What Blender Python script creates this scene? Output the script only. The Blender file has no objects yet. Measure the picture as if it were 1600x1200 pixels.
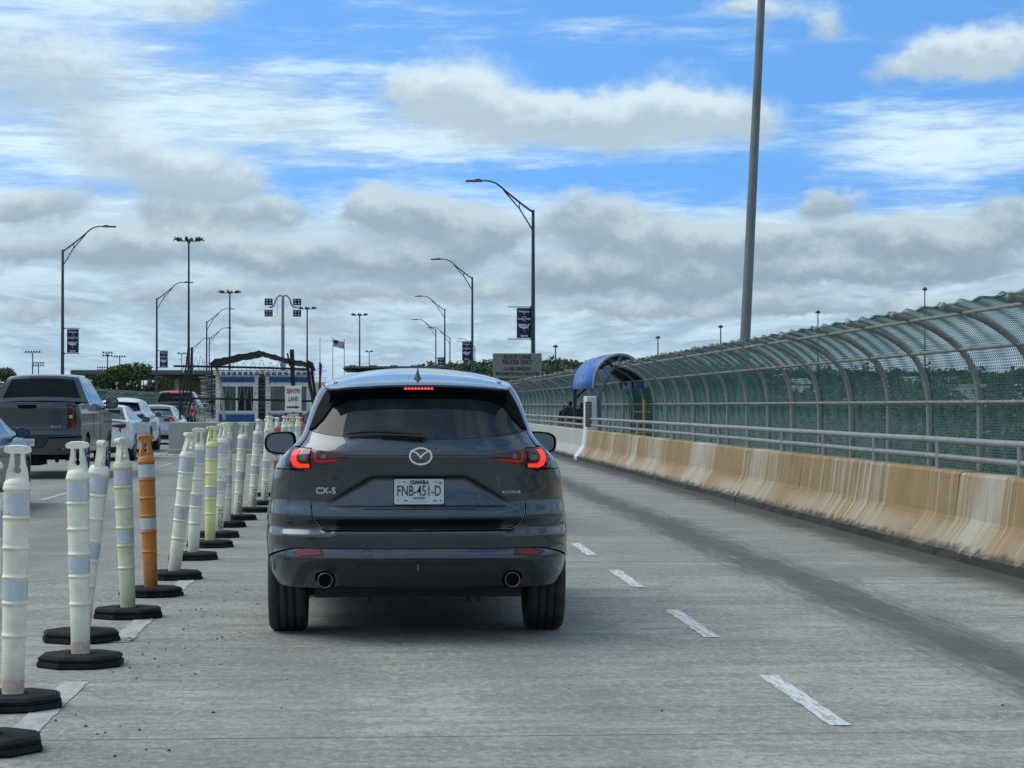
import bpy, bmesh, math, random
import numpy as np
from mathutils import Vector, Matrix
from mathutils.geometry import delaunay_2d_cdt
random.seed(7)
R = math.radians
scene = bpy.context.scene
COL = scene.collection

# ------------------------------------------------------------------ camera
FPX, CX, CY = 3422.0, 800.0, 600.0          # a 77 mm equivalent phone lens
cam_d = bpy.data.cameras.new('camera')
cam_d.sensor_width = 36.0
cam_d.lens = 36.0 * FPX / 1600.0
cam_d.clip_start = 0.2
cam_d.clip_end = 12000
cam = bpy.data.objects.new('camera', cam_d)
COL.objects.link(cam)
CAM_H = 1.41
YAW, PITCH = math.atan(215 / FPX), math.atan(34 / FPX)
cam.location = (0, 0, CAM_H)
cam.rotation_euler = (R(90) + PITCH, 0, -YAW)
scene.camera = cam
scene.render.resolution_x, scene.render.resolution_y = 1024, 768

# ------------------------------------------------------------------ node helper
class NT:
    """small helper to write shader maths"""
    def __init__(s, tree):
        s.t = tree; s.n = tree.nodes; s.l = tree.links
    def node(s, typ, **kw):
        n = s.n.new(typ)
        for k, v in kw.items(): setattr(n, k, v)
        return n
    def put(s, sock, v):
        if isinstance(v, bpy.types.NodeSocket): s.l.new(v, sock)
        elif v is not None: sock.default_value = v
    def m(s, op, a, b=None, c=None, clamp=False):
        n = s.n.new('ShaderNodeMath'); n.operation = op; n.use_clamp = clamp
        s.put(n.inputs[0], a); s.put(n.inputs[1], b); s.put(n.inputs[2], c)
        return n.outputs[0]
    def add(s, a, b): return s.m('ADD', a, b)
    def sub(s, a, b): return s.m('SUBTRACT', a, b)
    def mul(s, a, b): return s.m('MULTIPLY', a, b)
    def mad(s, a, b, c): return s.m('MULTIPLY_ADD', a, b, c)
    def comb(s, x, y, z):
        n = s.n.new('ShaderNodeCombineXYZ')
        for i, v in enumerate((x, y, z)): s.put(n.inputs[i], v)
        return n.outputs[0]
    def sep(s, v):
        n = s.n.new('ShaderNodeSeparateXYZ'); s.put(n.inputs[0], v); return n.outputs
    def noise(s, vec, scale=1.0, detail=4, rough=.55, dist=0.0, dim='3D'):
        n = s.n.new('ShaderNodeTexNoise'); n.noise_dimensions = dim
        s.put(n.inputs['Vector'], vec)
        n.inputs['Scale'].default_value = scale; n.inputs['Detail'].default_value = detail
        n.inputs['Roughness'].default_value = rough; n.inputs['Distortion'].default_value = dist
        return n.outputs[0]
    def ss(s, v, lo, hi, a=0.0, b=1.0):
        n = s.n.new('ShaderNodeMapRange'); n.interpolation_type = 'SMOOTHSTEP'
        s.put(n.inputs[0], v)
        for i, k in enumerate((lo, hi, a, b)): n.inputs[i + 1].default_value = k
        return n.outputs[0]
    def mix(s, f, a, b, mode='MIX'):
        n = s.n.new('ShaderNodeMix'); n.data_type = 'RGBA'; n.blend_type = mode
        s.put(n.inputs[0], f)
        for i, v in ((6, a), (7, b)):
            if isinstance(v, (tuple, list)) and len(v) == 3: v = (*v, 1)
            s.put(n.inputs[i], v)
        return n.outputs[2]
    def scale(s, vec, xyz):
        n = s.n.new('ShaderNodeVectorMath'); n.operation = 'MULTIPLY'
        s.put(n.inputs[0], vec); n.inputs[1].default_value = xyz
        return n.outputs[0]

# ------------------------------------------------------------------ world: blue sky with broken cloud
SUN_EL, SUN_AZ = 52.0, 288.0      # sun to the left and a little ahead, a broad glow through the cloud
world = bpy.data.worlds.new('World'); scene.world = world
world.use_nodes = True
W = NT(world.node_tree); W.n.clear()
tc = W.node('ShaderNodeTexCoord')
D = tc.outputs['Generated']
dx, dy, dz = W.sep(D)
# the clear sky
sky = W.node('ShaderNodeTexSky', sky_type='NISHITA')
sky.sun_disc = False; sky.sun_elevation = R(SUN_EL); sky.sun_rotation = R(SUN_AZ)
sky.air_density = 1.0; sky.dust_density = 0.4; sky.ozone_density = 2.0
vm = W.node('ShaderNodeVectorMath', operation='NORMALIZE')
W.put(vm.inputs[0], W.comb(dx, dy, W.mad(W.m('ABSOLUTE', dz), 0.9, 0.26)))
W.put(sky.inputs[0], vm.outputs[0])
clear = W.mix(1.0, sky.outputs[0], (0.86, 1.38, 1.74), 'MULTIPLY')
# direction as azimuth / elevation (radians), bent by noise so cloud edges billow
az = W.m('ARCTAN2', dx, dy)
el = W.m('ARCSINE', dz)
nbig = W.noise(W.scale(D, (1, 1, 1.6)), 26, 5, .62)
nb2 = W.noise(W.scale(D, (1.3, 1.1, 1.7)), 31, 5, .6)
azw = W.mad(W.sub(nbig, .5), .030, az)
elw = W.mad(W.sub(nb2, .5), .017, el)
def ang(u, v):
    a = math.atan((u - 585) / FPX)
    return a, math.atan((634 - v) / FPX * math.cos(a))
CUM = [  # centre u, v, half width, height above, height below, tone (0 grey .. 1 white), weight
 (735,140,80,58,50,.95),(650,150,70,36,34,.92),(800,185,110,40,46,.84),(900,190,110,36,44,.82),(985,178,80,40,40,.84),(1075,160,85,52,50,1.0),(1160,185,80,34,34,.86),
 (50,60,160,80,70,.95,.45),(60,150,130,60,60,.86,.48),(150,110,100,60,60,.92,.34),(235,20,90,46,36,.98,.45),(140,205,80,35,40,.80,.40),(250,262,120,56,36,.82),(350,278,70,26,24,.80),
 (1500,78,80,46,34,.95),(1580,62,70,40,38,.92),(1420,100,44,22,18,.85,.7),(1295,30,34,26,34,.92,.8),(1180,4,80,16,20,.9),(330,15,70,30,24,.85,.6),(450,195,90,30,34,.8,.6),
 (50,322,95,26,30,.40),(290,330,58,26,30,.40),(420,332,64,26,26,.42),(585,325,46,32,32,.40),(650,335,66,38,38,.30),
 (60,390,90,24,30,.34),(190,385,80,28,32,.36),(320,385,80,30,30,.32),(430,405,70,24,30,.26),(530,400,70,26,30,.24),(660,410,80,28,30,.24),(760,360,64,36,48,.26),
 (930,335,90,38,34,.34),(1010,375,90,26,34,.26),(890,425,70,30,26,.16),(990,430,110,26,26,.18),(1090,375,70,26,44,.28),(1180,375,60,28,40,.26),(1110,435,100,20,22,.22),
 (1310,315,42,26,22,.34),(1260,370,44,24,26,.28),(1270,415,90,26,26,.18),(1400,365,84,24,32,.22),(1520,375,90,30,38,.20),(1585,325,44,30,36,.22),(1440,420,120,20,24,.2),
 (300,455,110,17,20,.36),(540,455,110,16,20,.34),(760,455,90,16,20,.36),(1000,480,150,15,18,.34),(1250,470,120,16,18,.3),(1450,475,110,15,18,.32),(60,490,100,15,17,.4),(420,500,120,13,16,.4)]
P2 = W.comb(azw, elw, 0.0)
def blob(u, v, ru, rv, kk=2.25):
    a0, e0 = ang(u, v)
    k = W.node('ShaderNodeVectorMath', operation='MULTIPLY_ADD')
    sx, sy = FPX / (ru * kk), FPX / (rv * kk)
    W.put(k.inputs[0], P2); k.inputs[1].default_value = (sx, sy, 0); k.inputs[2].default_value = (-a0 * sx, -e0 * sy, 0)
    g = W.node('ShaderNodeTexGradient', gradient_type='QUADRATIC_SPHERE')
    W.put(g.inputs[0], k.outputs[0])
    return g.outputs['Fac'], e0
acc = W.comb(0, 0, 0)
for (u, v, ru, rt, rb, tone, *wt) in CUM:
    wt = wt[0] if wt else 1.0
    g, e0 = blob(u, v - (rt - rb) * .3, ru, (rt + rb) / 2, 2.05 if v > 290 else 2.15)
    k = W.node('ShaderNodeVectorMath', operation='MULTIPLY_ADD')
    W.put(k.inputs[0], g); k.inputs[1].default_value = (wt, wt * tone, wt * e0); W.put(k.inputs[2], acc)
    acc = k.outputs[0]
Dsum, st, se = W.sep(acc)
sv = W.mul(W.sub(W.mul(elw, Dsum), se), FPX / 42.0)
# cloud cover elsewhere in the sky, from noise alone
ngen = W.noise(W.scale(D, (1, 1, 2.4)), 4.2, 5, .58)
front = W.mul(W.ss(W.m('ABSOLUTE', W.sub(az, .06)), .22, .42, 1, 0), W.ss(el, .17, .28, 1, 0))
gen = W.mul(W.ss(ngen, .40, .58), W.sub(1.0, front))
fine = W.noise(W.scale(D, (1, 1, 1.5)), 75, 4, .6)
dens = W.add(W.add(Dsum, gen), W.mul(W.sub(fine, .5), .42))
hi = W.ss(el, .095, .115)
a_c = W.add(W.mul(W.ss(W.add(dens, W.mul(W.sub(nbig, .5), .5)), .12, .80), hi), W.mul(W.ss(dens, .13, .50), W.sub(1.0, hi)))
inv = W.m('DIVIDE', 1.0, W.m('MAXIMUM', W.add(Dsum, W.mul(gen, 1.0)), .02))
vert = W.mul(sv, inv)
tone = W.mul(W.add(st, W.mul(gen, .86)), inv)
# layer 2: high streaks, thicker towards the horizon
nst = W.noise(W.scale(D, (1, 1, 5.0)), 9, 6, .60)
nst2 = W.noise(W.scale(D, (1, 1, 9.0)), 34, 4, .65)
bias = W.add(W.ss(el, .070, .100, .52, .03), W.ss(az, -.16, .10, .15, 0))
for (u, v, ru, rv, amp) in ((300,170,380,70,.22),(650,215,250,45,.20),(1480,215,240,50,.26),(900,40,130,26,.16),
                            (1000,60,330,70,-.12),(1240,120,260,40,-.18),(900,268,300,11,-.16)):
    bias = W.mad(blob(u, v, ru, rv)[0], amp, bias)
a_s = W.ss(W.add(W.mad(nst2, .24, W.mul(nst, .76)), bias), .50, .86)
a_s = W.m('MAXIMUM', W.mul(a_s, .93), W.ss(el, .045, .088, .93, 0))
# colours (radiance of the cloud, as the sky itself gives off light)
low = W.ss(el, .0, .085, 1, 0)
zc = W.m('MAXIMUM', dz, 0.0)
lx = W.mul(W.m('DIVIDE', az, W.add(zc, .03)), 2.0); ly = W.mul(W.m('LOGARITHM', W.add(zc, .016), math.e), 6.0)
nl1 = W.noise(W.comb(lx, ly, 0), 1.0, 5, .56); nl2 = W.noise(W.comb(lx, W.add(ly, .42), 0), 1.0, 5, .56)
pud = W.mix(W.ss(nl1, .36, .60), (5.4, 6.85, 7.7), (3.1, 4.15, 5.0))
pud = W.mix(W.ss(W.sub(nl1, nl2), .0, .16, 0, .55), pud, (5.9, 7.3, 8.0))
pud = W.mix(W.ss(W.sub(nl2, nl1), .0, .16, 0, .45), pud, (2.6, 3.5, 4.35))
strat = W.mix(W.ss(W.add(W.mul(nst2, .4), W.mul(nst, .6)), .42, .60), (4.6, 5.9, 6.8), (6.3, 7.9, 8.8))
strat = W.mix(W.ss(el, .060, .094, 1, 0), strat, pud)
strat = W.mix(W.ss(el, 0, .035, .75, 0), strat, (3.7, 4.95, 5.95))
lit = W.ss(W.add(vert, W.mul(W.sub(fine, .5), 1.3)), -.35, .60)
bright = W.m('ADD', W.mul(tone, .58), W.mul(lit, .50), clamp=True)
cumc = W.mix(bright, (2.0, 2.8, 3.6), (6.0, 7.2, 7.7))
skycol = W.mix(a_s, clear, strat)
skycol = W.mix(W.mul(a_c, .94), skycol, cumc)
bg = W.node('ShaderNodeBackground'); bg.inputs[1].default_value = 0.09
W.put(bg.inputs[0], skycol)
wo = W.node('ShaderNodeOutputWorld'); W.l.new(bg.outputs[0], wo.inputs[0])
world.cycles.sampling_method = 'MANUAL'; world.cycles.sample_map_resolution = 256

# ------------------------------------------------------------------ sun, softened by cloud
sd = bpy.data.lights.new('sun', 'SUN'); sd.energy = 1.5; sd.angle = R(48); sd.color = (1.0, .95, .86)
sun = bpy.data.objects.new('sun', sd); COL.objects.link(sun)
sdir = Vector((math.sin(R(SUN_AZ)) * math.cos(R(SUN_EL)), math.cos(R(SUN_AZ)) * math.cos(R(SUN_EL)), math.sin(R(SUN_EL))))
sun.rotation_euler = sdir.to_track_quat('Z', 'Y').to_euler()
sun.location = (0, 0, 60)
vs = scene.view_settings
scene.display_settings.display_device = 'sRGB'
vs.view_transform = 'Standard'; vs.look = 'None'; vs.exposure = 0.42; vs.gamma = 1.0; vs.use_curve_mapping = False
scene.cycles.max_bounces = 6; scene.cycles.transparent_max_bounces = 12

# ------------------------------------------------------------------ materials
MATS = {}
def mat(name, col, rough=.6, metal=0.0, var=.0, vscale=6.0, vcol=None, bump=0.0, bscale=40.0, coat=0.0, emit=None, estr=0.0, spec=.5, vrough=.0, stretch=(1,1,1), flake=0.0):
    if name in MATS: return MATS[name]
    m = bpy.data.materials.new(name); m.use_nodes = True; MATS[name] = m
    N = NT(m.node_tree); b = N.n['Principled BSDF']
    b.inputs['Roughness'].default_value = rough; b.inputs['Metallic'].default_value = metal
    b.inputs['Base Color'].default_value = (*col, 1); b.inputs['Coat Weight'].default_value = coat
    b.inputs['Coat Roughness'].default_value = .03
    b.inputs['Specular IOR Level'].default_value = spec
    co = N.node('ShaderNodeTexCoord').outputs['Object']
    if stretch != (1,1,1): co = N.scale(co, stretch)
    if var > 0:
        n = N.noise(co, vscale, 6, .6)
        vc = vcol or tuple(c * .45 for c in col)
        f = N.ss(n, .38, .68, 0, var)
        N.put(b.inputs['Base Color'], N.mix(f, col, vc))
        if vrough: N.put(b.inputs['Roughness'], N.ss(n, .3, .7, rough - vrough, rough + vrough))
    if flake > 0:
        n = N.noise(co, 900, 2, .5)
        N.put(b.inputs['Base Color'], N.mix(N.ss(n, .4, .7, 0, flake), col, tuple(min(1, c * 2.2 + .02) for c in col)))
    if bump > 0:
        bp = N.node('ShaderNodeBump'); bp.inputs['Strength'].default_value = bump; bp.inputs['Distance'].default_value = .01
        N.put(bp.inputs['Height'], N.noise(co, bscale, 5, .6)); N.l.new(bp.outputs[0], b.inputs['Normal'])
    if emit:
        b.inputs['Emission Color'].default_value = (*emit, 1); b.inputs['Emission Strength'].default_value = estr
    return m

# ------------------------------------------------------------------ mesh helpers
class MB:
    def __init__(s): s.v = []; s.f = []; s.sm = []; s.mi = []
    def addv(s, pts, faces, smooth=False, mi=0):
        o = len(s.v); s.v.extend([tuple(p) for p in pts])
        for f in faces:
            s.f.append(tuple(i + o for i in f)); s.sm.append(smooth); s.mi.append(mi)
        return s
    def box(s, x0, x1, y0, y1, z0, z1, mi=0, bev=0.0):
        if bev > 0:
            b = bev; P = []
            for (X, Y, Z, sx, sy, sz) in [(x, y, z, sx, sy, sz) for x, sx in ((x0, 1), (x1, -1)) for y, sy in ((y0, 1), (y1, -1)) for z, sz in ((z0, 1), (z1, -1))]:
                P += [(X, Y + sy*b, Z + sz*b), (X + sx*b, Y, Z + sz*b), (X + sx*b, Y + sy*b, Z)]
            bm = bmesh.new(); vs_ = [bm.verts.new(p) for p in P]
            r = bmesh.ops.convex_hull(bm, input=vs_)
            bm.verts.index_update()
            o = len(s.v); s.v.extend([tuple(v.co) for v in bm.verts])
            for f in bm.faces: s.f.append(tuple(v.index + o for v in f.verts)); s.sm.append(False); s.mi.append(mi)
            bm.free(); return s
        p = [(x0,y0,z0),(x1,y0,z0),(x1,y1,z0),(x0,y1,z0),(x0,y0,z1),(x1,y0,z1),(x1,y1,z1),(x0,y1,z1)]
        return s.addv(p, [(3,2,1,0),(4,5,6,7),(0,1,5,4),(1,2,6,5),(2,3,7,6),(3,0,4,7)], False, mi)
    def tube(s, path, rad, n=8, cap=True, mi=0, smooth=True, closed=False, sq=None):
        path = [Vector(p) for p in path]; m = len(path)
        rr = rad if isinstance(rad, (list, tuple)) else [rad] * m
        rings = []; ref = None
        for i, p in enumerate(path):
            if closed: t = path[(i+1) % m] - path[i-1]
            else: t = path[min(i+1, m-1)] - path[max(i-1, 0)]
            t.normalize()
            if ref is None:
                ref = Vector((0,0,1)) if abs(t.z) < .9 else Vector((0,1,0))
            a = t.cross(ref)
            if a.length < 1e-6: a = t.cross(Vector((1,0,0)))
            a.normalize(); b = a.cross(t).normalized(); ref = b
            ring = []
            for k in range(n):
                th = 2*math.pi*(k+.5)/n
                ring.append(p + (a*math.cos(th) + b*math.sin(th))*rr[i])
            rings.append(ring)
        V = [q for r in rings for q in r]; F = []
        for i in range(m if closed else m-1):
            i2 = (i+1) % m
            for k in range(n):
                F.append((i*n+k, i*n+(k+1)%n, i2*n+(k+1)%n, i2*n+k))
        s.addv(V, F, smooth, mi)
        if cap and not closed:
            s.addv(rings[0], [tuple(range(n))[::-1]], False, mi); s.addv(rings[-1], [tuple(range(n))], False, mi)
        return s
    def lathe(s, prof, n=20, cx=0, cy=0, mi=0, smooth=True, phase=0.0, cap=True, axis='z'):
        V = []; F = []
        def P(r, h, a):
            if axis == 'z': return (cx + r*math.cos(a), cy + r*math.sin(a), h)
            if axis == 'x': return (h, cx + r*math.cos(a), cy + r*math.sin(a))
            return (cx + r*math.sin(a), h, cy + r*math.cos(a))
        for (r, h) in prof:
            for k in range(n): V.append(P(r, h, 2*math.pi*k/n + phase))
        for i in range(len(prof)-1):
            for k in range(n): F.append((i*n+k, i*n+(k+1)%n, (i+1)*n+(k+1)%n, (i+1)*n+k))
        s.addv(V, F, smooth, mi)
        if cap:
            s.addv(V[:n], [tuple(range(n))[::-1]], False, mi); s.addv(V[-n:], [tuple(range(n))], False, mi)
        return s
    def prism(s, outline, h0, h1, fn, mi=0, holes=()):
        """2-D outline (ccw) with holes, extruded; fn(a, b, h) -> point"""
        tri, pts = cdt(outline, holes, None)
        n = len(pts)
        s.addv([fn(p[0], p[1], h1) for p in pts], tri, False, mi)
        s.addv([fn(p[0], p[1], h0) for p in pts], [t[::-1] for t in tri], False, mi)
        for lp in [outline] + list(holes):
            L = len(lp)
            V = [fn(p[0], p[1], h0) for p in lp] + [fn(p[0], p[1], h1) for p in lp]
            s.addv(V, [(i, (i+1) % L, L + (i+1) % L, L + i) for i in range(L)], False, mi)
        return s
    def mesh(s, name, mats):
        me = bpy.data.meshes.new(name); me.from_pydata(s.v, [], s.f)
        me.polygons.foreach_set('use_smooth', s.sm); me.polygons.foreach_set('material_index', s.mi)
        for m in (mats if isinstance(mats, (list, tuple)) else [mats]): me.materials.append(m)
        me.update(); return me
    def build(s, name, mats, parent=None, fix=False):
        me = s.mesh(name, mats)
        if fix:
            bm = bmesh.new(); bm.from_mesh(me); bmesh.ops.recalc_face_normals(bm, faces=bm.faces); bm.to_mesh(me); bm.free()
        return link(name, me, parent)

def link(name, data, parent=None, loc=None, rot=None):
    o = bpy.data.objects.new(name, data); COL.objects.link(o)
    if parent is not None: o.parent = parent
    if loc is not None: o.location = loc
    if rot is not None: o.rotation_euler = rot
    return o
def tag(o, label=None, cat=None, group=None, kind=None):
    if label: o['label'] = label
    if cat: o['category'] = cat
    if group: o['group'] = group
    if kind: o['kind'] = kind
    return o
def thing(name, label, cat, loc=(0,0,0), rz=0.0, group=None):
    o = bpy.data.objects.new(name, None); COL.objects.link(o)
    o.empty_display_size = .2; o.location = loc; o.rotation_euler = (0,0,rz)
    return tag(o, label, cat, group)
def copy_tree(o, parent=None):
    c = o.copy(); COL.objects.link(c); c.parent = parent
    for ch in list(o.children): copy_tree(ch, c)
    return c

def inside(p, poly):
    x, y = p; c = False; n = len(poly); j = n-1
    for i in range(n):
        xi, yi = poly[i][0], poly[i][1]; xj, yj = poly[j][0], poly[j][1]
        if (yi > y) != (yj > y) and x < (xj-xi)*(y-yi)/(yj-yi) + xi: c = not c
        j = i
    return c
def densify(poly, res, closed=True):
    out = []; n = len(poly)
    for i in range(n if closed else n-1):
        a, b = poly[i], poly[(i+1) % n]
        k = max(1, int(math.ceil(math.hypot(b[0]-a[0], b[1]-a[1]) / res)))
        for j in range(k): out.append((a[0]+(b[0]-a[0])*j/k, a[1]+(b[1]-a[1])*j/k))
    if not closed: out.append(tuple(poly[-1]))
    return out
def cdt(outline, holes=(), res=None):
    pts = []; edges = []
    for lp in [outline] + list(holes):
        o = len(pts); L = len(lp); pts += [tuple(p[:2]) for p in lp]
        edges += [(o+i, o+(i+1) % L) for i in range(L)]
    if res:
        P = np.array(outline)[:, :2]; x0, y0 = P.min(0); x1, y1 = P.max(0)
        nx = int((x1-x0)/res)+1; ny = int((y1-y0)/res)+1
        allp = np.array([p for lp in [outline] + list(holes) for p in lp])[:, :2]
        for j in range(ny+1):
            for i in range(nx+1):
                q = (x0 + (i + .5*(j % 2))*res + 1e-4, y0 + j*res*.93 + 1e-4)
                if inside(q, outline) and not any(inside(q, h) for h in holes):
                    if ((allp - np.array(q))**2).sum(1).min() > (res*.55)**2: pts.append(q)
    r = delaunay_2d_cdt([Vector(p) for p in pts], edges, [], 0, 1e-6)
    vs_ = [(v.x, v.y) for v in r[0]]; tri = []
    for f in r[2]:
        c = (sum(vs_[i][0] for i in f)/3, sum(vs_[i][1] for i in f)/3)
        if inside(c, outline) and not any(inside(c, h) for h in holes):
            a, b, d = [vs_[i] for i in f[:3]]
            cr_ = (b[0]-a[0])*(d[1]-a[1]) - (b[1]-a[1])*(d[0]-a[0])
            if res and abs(cr_) < res*res*.02: continue          # slivers along straight edges would spoil the shading
            if cr_ < 0: f = list(f)[::-1]
            tri.append(tuple(f))
    return tri, vs_
def ccw(poly):
    a = sum(poly[i-1][0]*poly[i][1] - poly[i][0]*poly[i-1][1] for i in range(len(poly)))
    return list(poly) if a > 0 else list(poly)[::-1]
def pix(u, v, Y):
    """point at distance Y down the road that the survey of the photograph puts at (u, v)"""
    d = Vector(((u-CX)/FPX, -(v-CY)/FPX, -1.0)); d.rotate(cam.rotation_euler)
    return Vector((0,0,CAM_H)) + d * (Y / d.y)
def text_mesh(txt, size, extrude=.0, align='CENTER', bold=0.0, sx=1.0):
    c = bpy.data.curves.new('lettering', 'FONT'); c.body = txt; c.size = size; c.extrude = extrude
    c.align_x = align; c.align_y = 'CENTER'; c.offset = bold; c.resolution_u = 3
    o = bpy.data.objects.new('lettering', c); COL.objects.link(o)
    bpy.context.view_layer.update()
    me = bpy.data.meshes.new_from_object(o.evaluated_get(bpy.context.evaluated_depsgraph_get()))
    bpy.data.objects.remove(o); bpy.data.curves.remove(c)
    if sx != 1.0:
        for v in me.vertices: v.co.x *= sx
    return me
def text_on(txt, size, parent, origin, m, bold=0.0, sx=1.0, name='lettering', right=(1,0,0), up=(0,0,1), ex=.0015, fit=None):
    """flat raised lettering; right / up span its plane"""
    me = text_mesh(txt, size, ex, 'CENTER', bold, sx)
    r, u = Vector(right).normalized(), Vector(up).normalized(); n = r.cross(u)
    if fit:
        xs = [v.co.x for v in me.vertices]; w = max(xs) - min(xs); c = (max(xs)+min(xs))/2
        for v in me.vertices: v.co.x = (v.co.x - c) * fit / w
    for v in me.vertices:
        v.co = Vector(origin) + r*v.co.x + u*v.co.y + n*v.co.z
    me.materials.clear(); me.materials.append(m)
    return link(name, me, parent)
def smooth_path(P, sub=4):
    out = []
    for i in range(len(P)-1):
        p0, p1, p2, p3 = P[max(i-1,0)], P[i], P[i+1], P[min(i+2,len(P)-1)]
        for k in range(sub):
            t = k/sub
            out.append(tuple(.5*((2*p1[a]) + (-p0[a]+p2[a])*t + (2*p0[a]-5*p1[a]+4*p2[a]-p3[a])*t*t + (-p0[a]+3*p1[a]-3*p2[a]+p3[a])*t**3) for a in range(len(p1))))
    out.append(tuple(P[-1])); return out

# ================================================================== SETTING
# ------------------------------------------------------------------ road deck (concrete)
def road_material():
    m = bpy.data.materials.new('deck_concrete'); m.use_nodes = True
    N = NT(m.node_tree); b = N.n['Principled BSDF']
    co = N.node('ShaderNodeTexCoord').outputs['Object']
    x, y, z = N.sep(co)
    # broom finish: fine lines running across the deck, and broader bands from each pour
    tine = N.noise(N.comb(N.mul(x, .35), N.mul(y, 26), 0), 1.0, 4, .65)
    band = N.noise(N.comb(N.mul(x, .10), N.mul(y, 1.6), 3), 1.0, 4, .6)
    blot = N.noise(co, .55, 6, .62)
    grit = N.noise(co, 95, 4, .7)
    speck = N.noise(co, 34, 3, .6)
    c = N.mix(N.ss(blot, .34, .64), (.408, .408, .350), (.278, .278, .240))
    c = N.mix(N.ss(band, .42, .62, 0, .75), c, (.215, .212, .182))
    c = N.mix(N.ss(band, .40, .28, 0, .5), c, (.45, .445, .40))
    c = N.mix(N.ss(tine, .50, .66, 0, .55), c, (.175, .175, .155))
    c = N.mix(N.ss(tine, .48, .34, 0, .35), c, (.43, .425, .385))
    mott = N.noise(N.comb(N.mul(x, 2.2), N.mul(y, 2.8), 6), 1.0, 7, .72)
    c = N.mix(N.ss(mott, .42, .62, 0, .62), c, (.185, .182, .156))
    gr2 = N.noise(N.comb(N.mul(x, 24), N.mul(y, 13), 8), 1.0, 4, .75)
    c = N.mix(N.ss(gr2, .50, .66, 0, .50), c, (.50, .495, .45))
    c = N.mix(N.ss(gr2, .50, .34, 0, .55), c, (.135, .134, .118))
    c = N.mix(N.ss(grit, .50, .72, 0, .60), c, (.44, .45, .43))
    c = N.mix(N.ss(grit, .48, .28, 0, .60), c, (.10, .104, .10))
    c = N.mix(N.ss(speck, .70, .76, 0, .6), c, (.09, .09, .085))
    # older pour beyond the joint is rougher and a little browner
    older = N.ss(y, 17.78, 17.82)
    tex2 = N.noise(N.comb(N.mul(x, 1.1), N.mul(y, 5), 7), 1.0, 6, .7)
    c = N.mix(N.mul(older, N.ss(tex2, .4, .60, .10, .70)), c, (.215, .208, .176))
    # rubber and oil along the wheel path of the truck lane, and lighter films in the other lanes
    wob = N.mad(N.noise(N.comb(N.mul(x, .2), N.mul(y, .25), 1), 1.0, 3), .35, N.sub(x, .17))
    edge = N.noise(N.comb(N.mul(x, 7), N.mul(y, .55), 5), 1.0, 5, .7)
    d = N.m('ABSOLUTE', N.sub(wob, 3.44))
    edge2 = N.noise(N.comb(N.mul(x, 19), N.mul(y, 1.1), 12), 1.0, 5, .7)
    trk = N.mul(N.ss(N.mad(N.sub(edge2, .5), .55, N.mad(N.sub(edge, .5), .60, d)), .06, .50, 1, 0), N.ss(y, 62, 42))
    c = N.mix(N.mul(trk, N.ss(N.add(N.mul(tine, .5), N.mul(mott, .5)), .36, .64, .98, .72)), c, (.074, .074, .068))
    for x0, w, k in ((-.45, .5, .20), (.95, .5, .22), (-3.4, .6, .34), (-5.0, .6, .34), (-7.1, .5, .30), (-8.6, .5, .3)):
        t = N.ss(N.mad(N.sub(edge, .5), .6, N.m('ABSOLUTE', N.sub(wob, x0))), w * .3, w, k, 0)
        c = N.mix(t, c, (.13, .135, .132))
    # drips down the middle of the near lane
    spot = N.ss(N.noise(N.comb(N.mul(x, 3), N.mul(y, 3), 2), 1.0, 3), .60, .74)
    c = N.mix(N.mul(N.mul(spot, .55), N.ss(N.m('ABSOLUTE', N.sub(x, .25)), .1, .6, 1, 0)), c, (.10, .10, .095))
    # silt against the kerb of the barrier
    silt = N.ss(N.mad(N.sub(N.noise(N.comb(N.mul(x, 4), N.mul(y, 1.2), 9), 1.0, 5, .65), .5), .7, x), 4.52, 5.08)
    c = N.mix(N.mul(silt, .92), c, (.050, .046, .038))
    # transverse joints
    for yj in (9.35, 17.8, 29.0, 41.0, 53.0, 65.0, 85.0, 105.0):
        jw = N.ss(N.m('ABSOLUTE', N.sub(N.mad(N.sub(edge, .5), .012, y), yj)), .004, .014, .75, 0)
        c = N.mix(jw, c, (.05, .05, .05))
    N.put(b.inputs['Base Color'], c)
    N.put(b.inputs['Roughness'], N.ss(trk, 0, 1, .84, .80))
    b.inputs['Specular IOR Level'].default_value = .35
    bp = N.node('ShaderNodeBump'); bp.inputs['Strength'].default_value = .55; bp.inputs['Distance'].default_value = .004
    N.put(bp.inputs['Height'], N.add(N.mul(tine, .8), N.mul(grit, .6))); N.l.new(bp.outputs[0], b.inputs['Normal'])
    return m
ROADM = road_material()
rb = MB()
rb.addv([(-19.6,-20,0),(5.30,-20,0),(5.30,420,0),(-19.6,420,0)], [(0,1,2,3)])
rb.addv([(-19.6,-20,-.9),(7.45,-20,-.9),(7.45,420,-.9),(-19.6,420,-.9)], [(3,2,1,0)])
rb.addv([(-19.6,-20,-.9),(-19.6,-20,0),(-19.6,420,0),(-19.6,420,-.9)], [(0,1,2,3)])
tag(rb.build('road', ROADM), kind='structure')
wb = MB().box(5.52, 7.44, -20, 420, -.5, -.05)
tag(wb.build('walkway', mat('walkway_concrete', (.30,.30,.28), .85, var=.5, vscale=1.2, bump=.3)), kind='structure')

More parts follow.
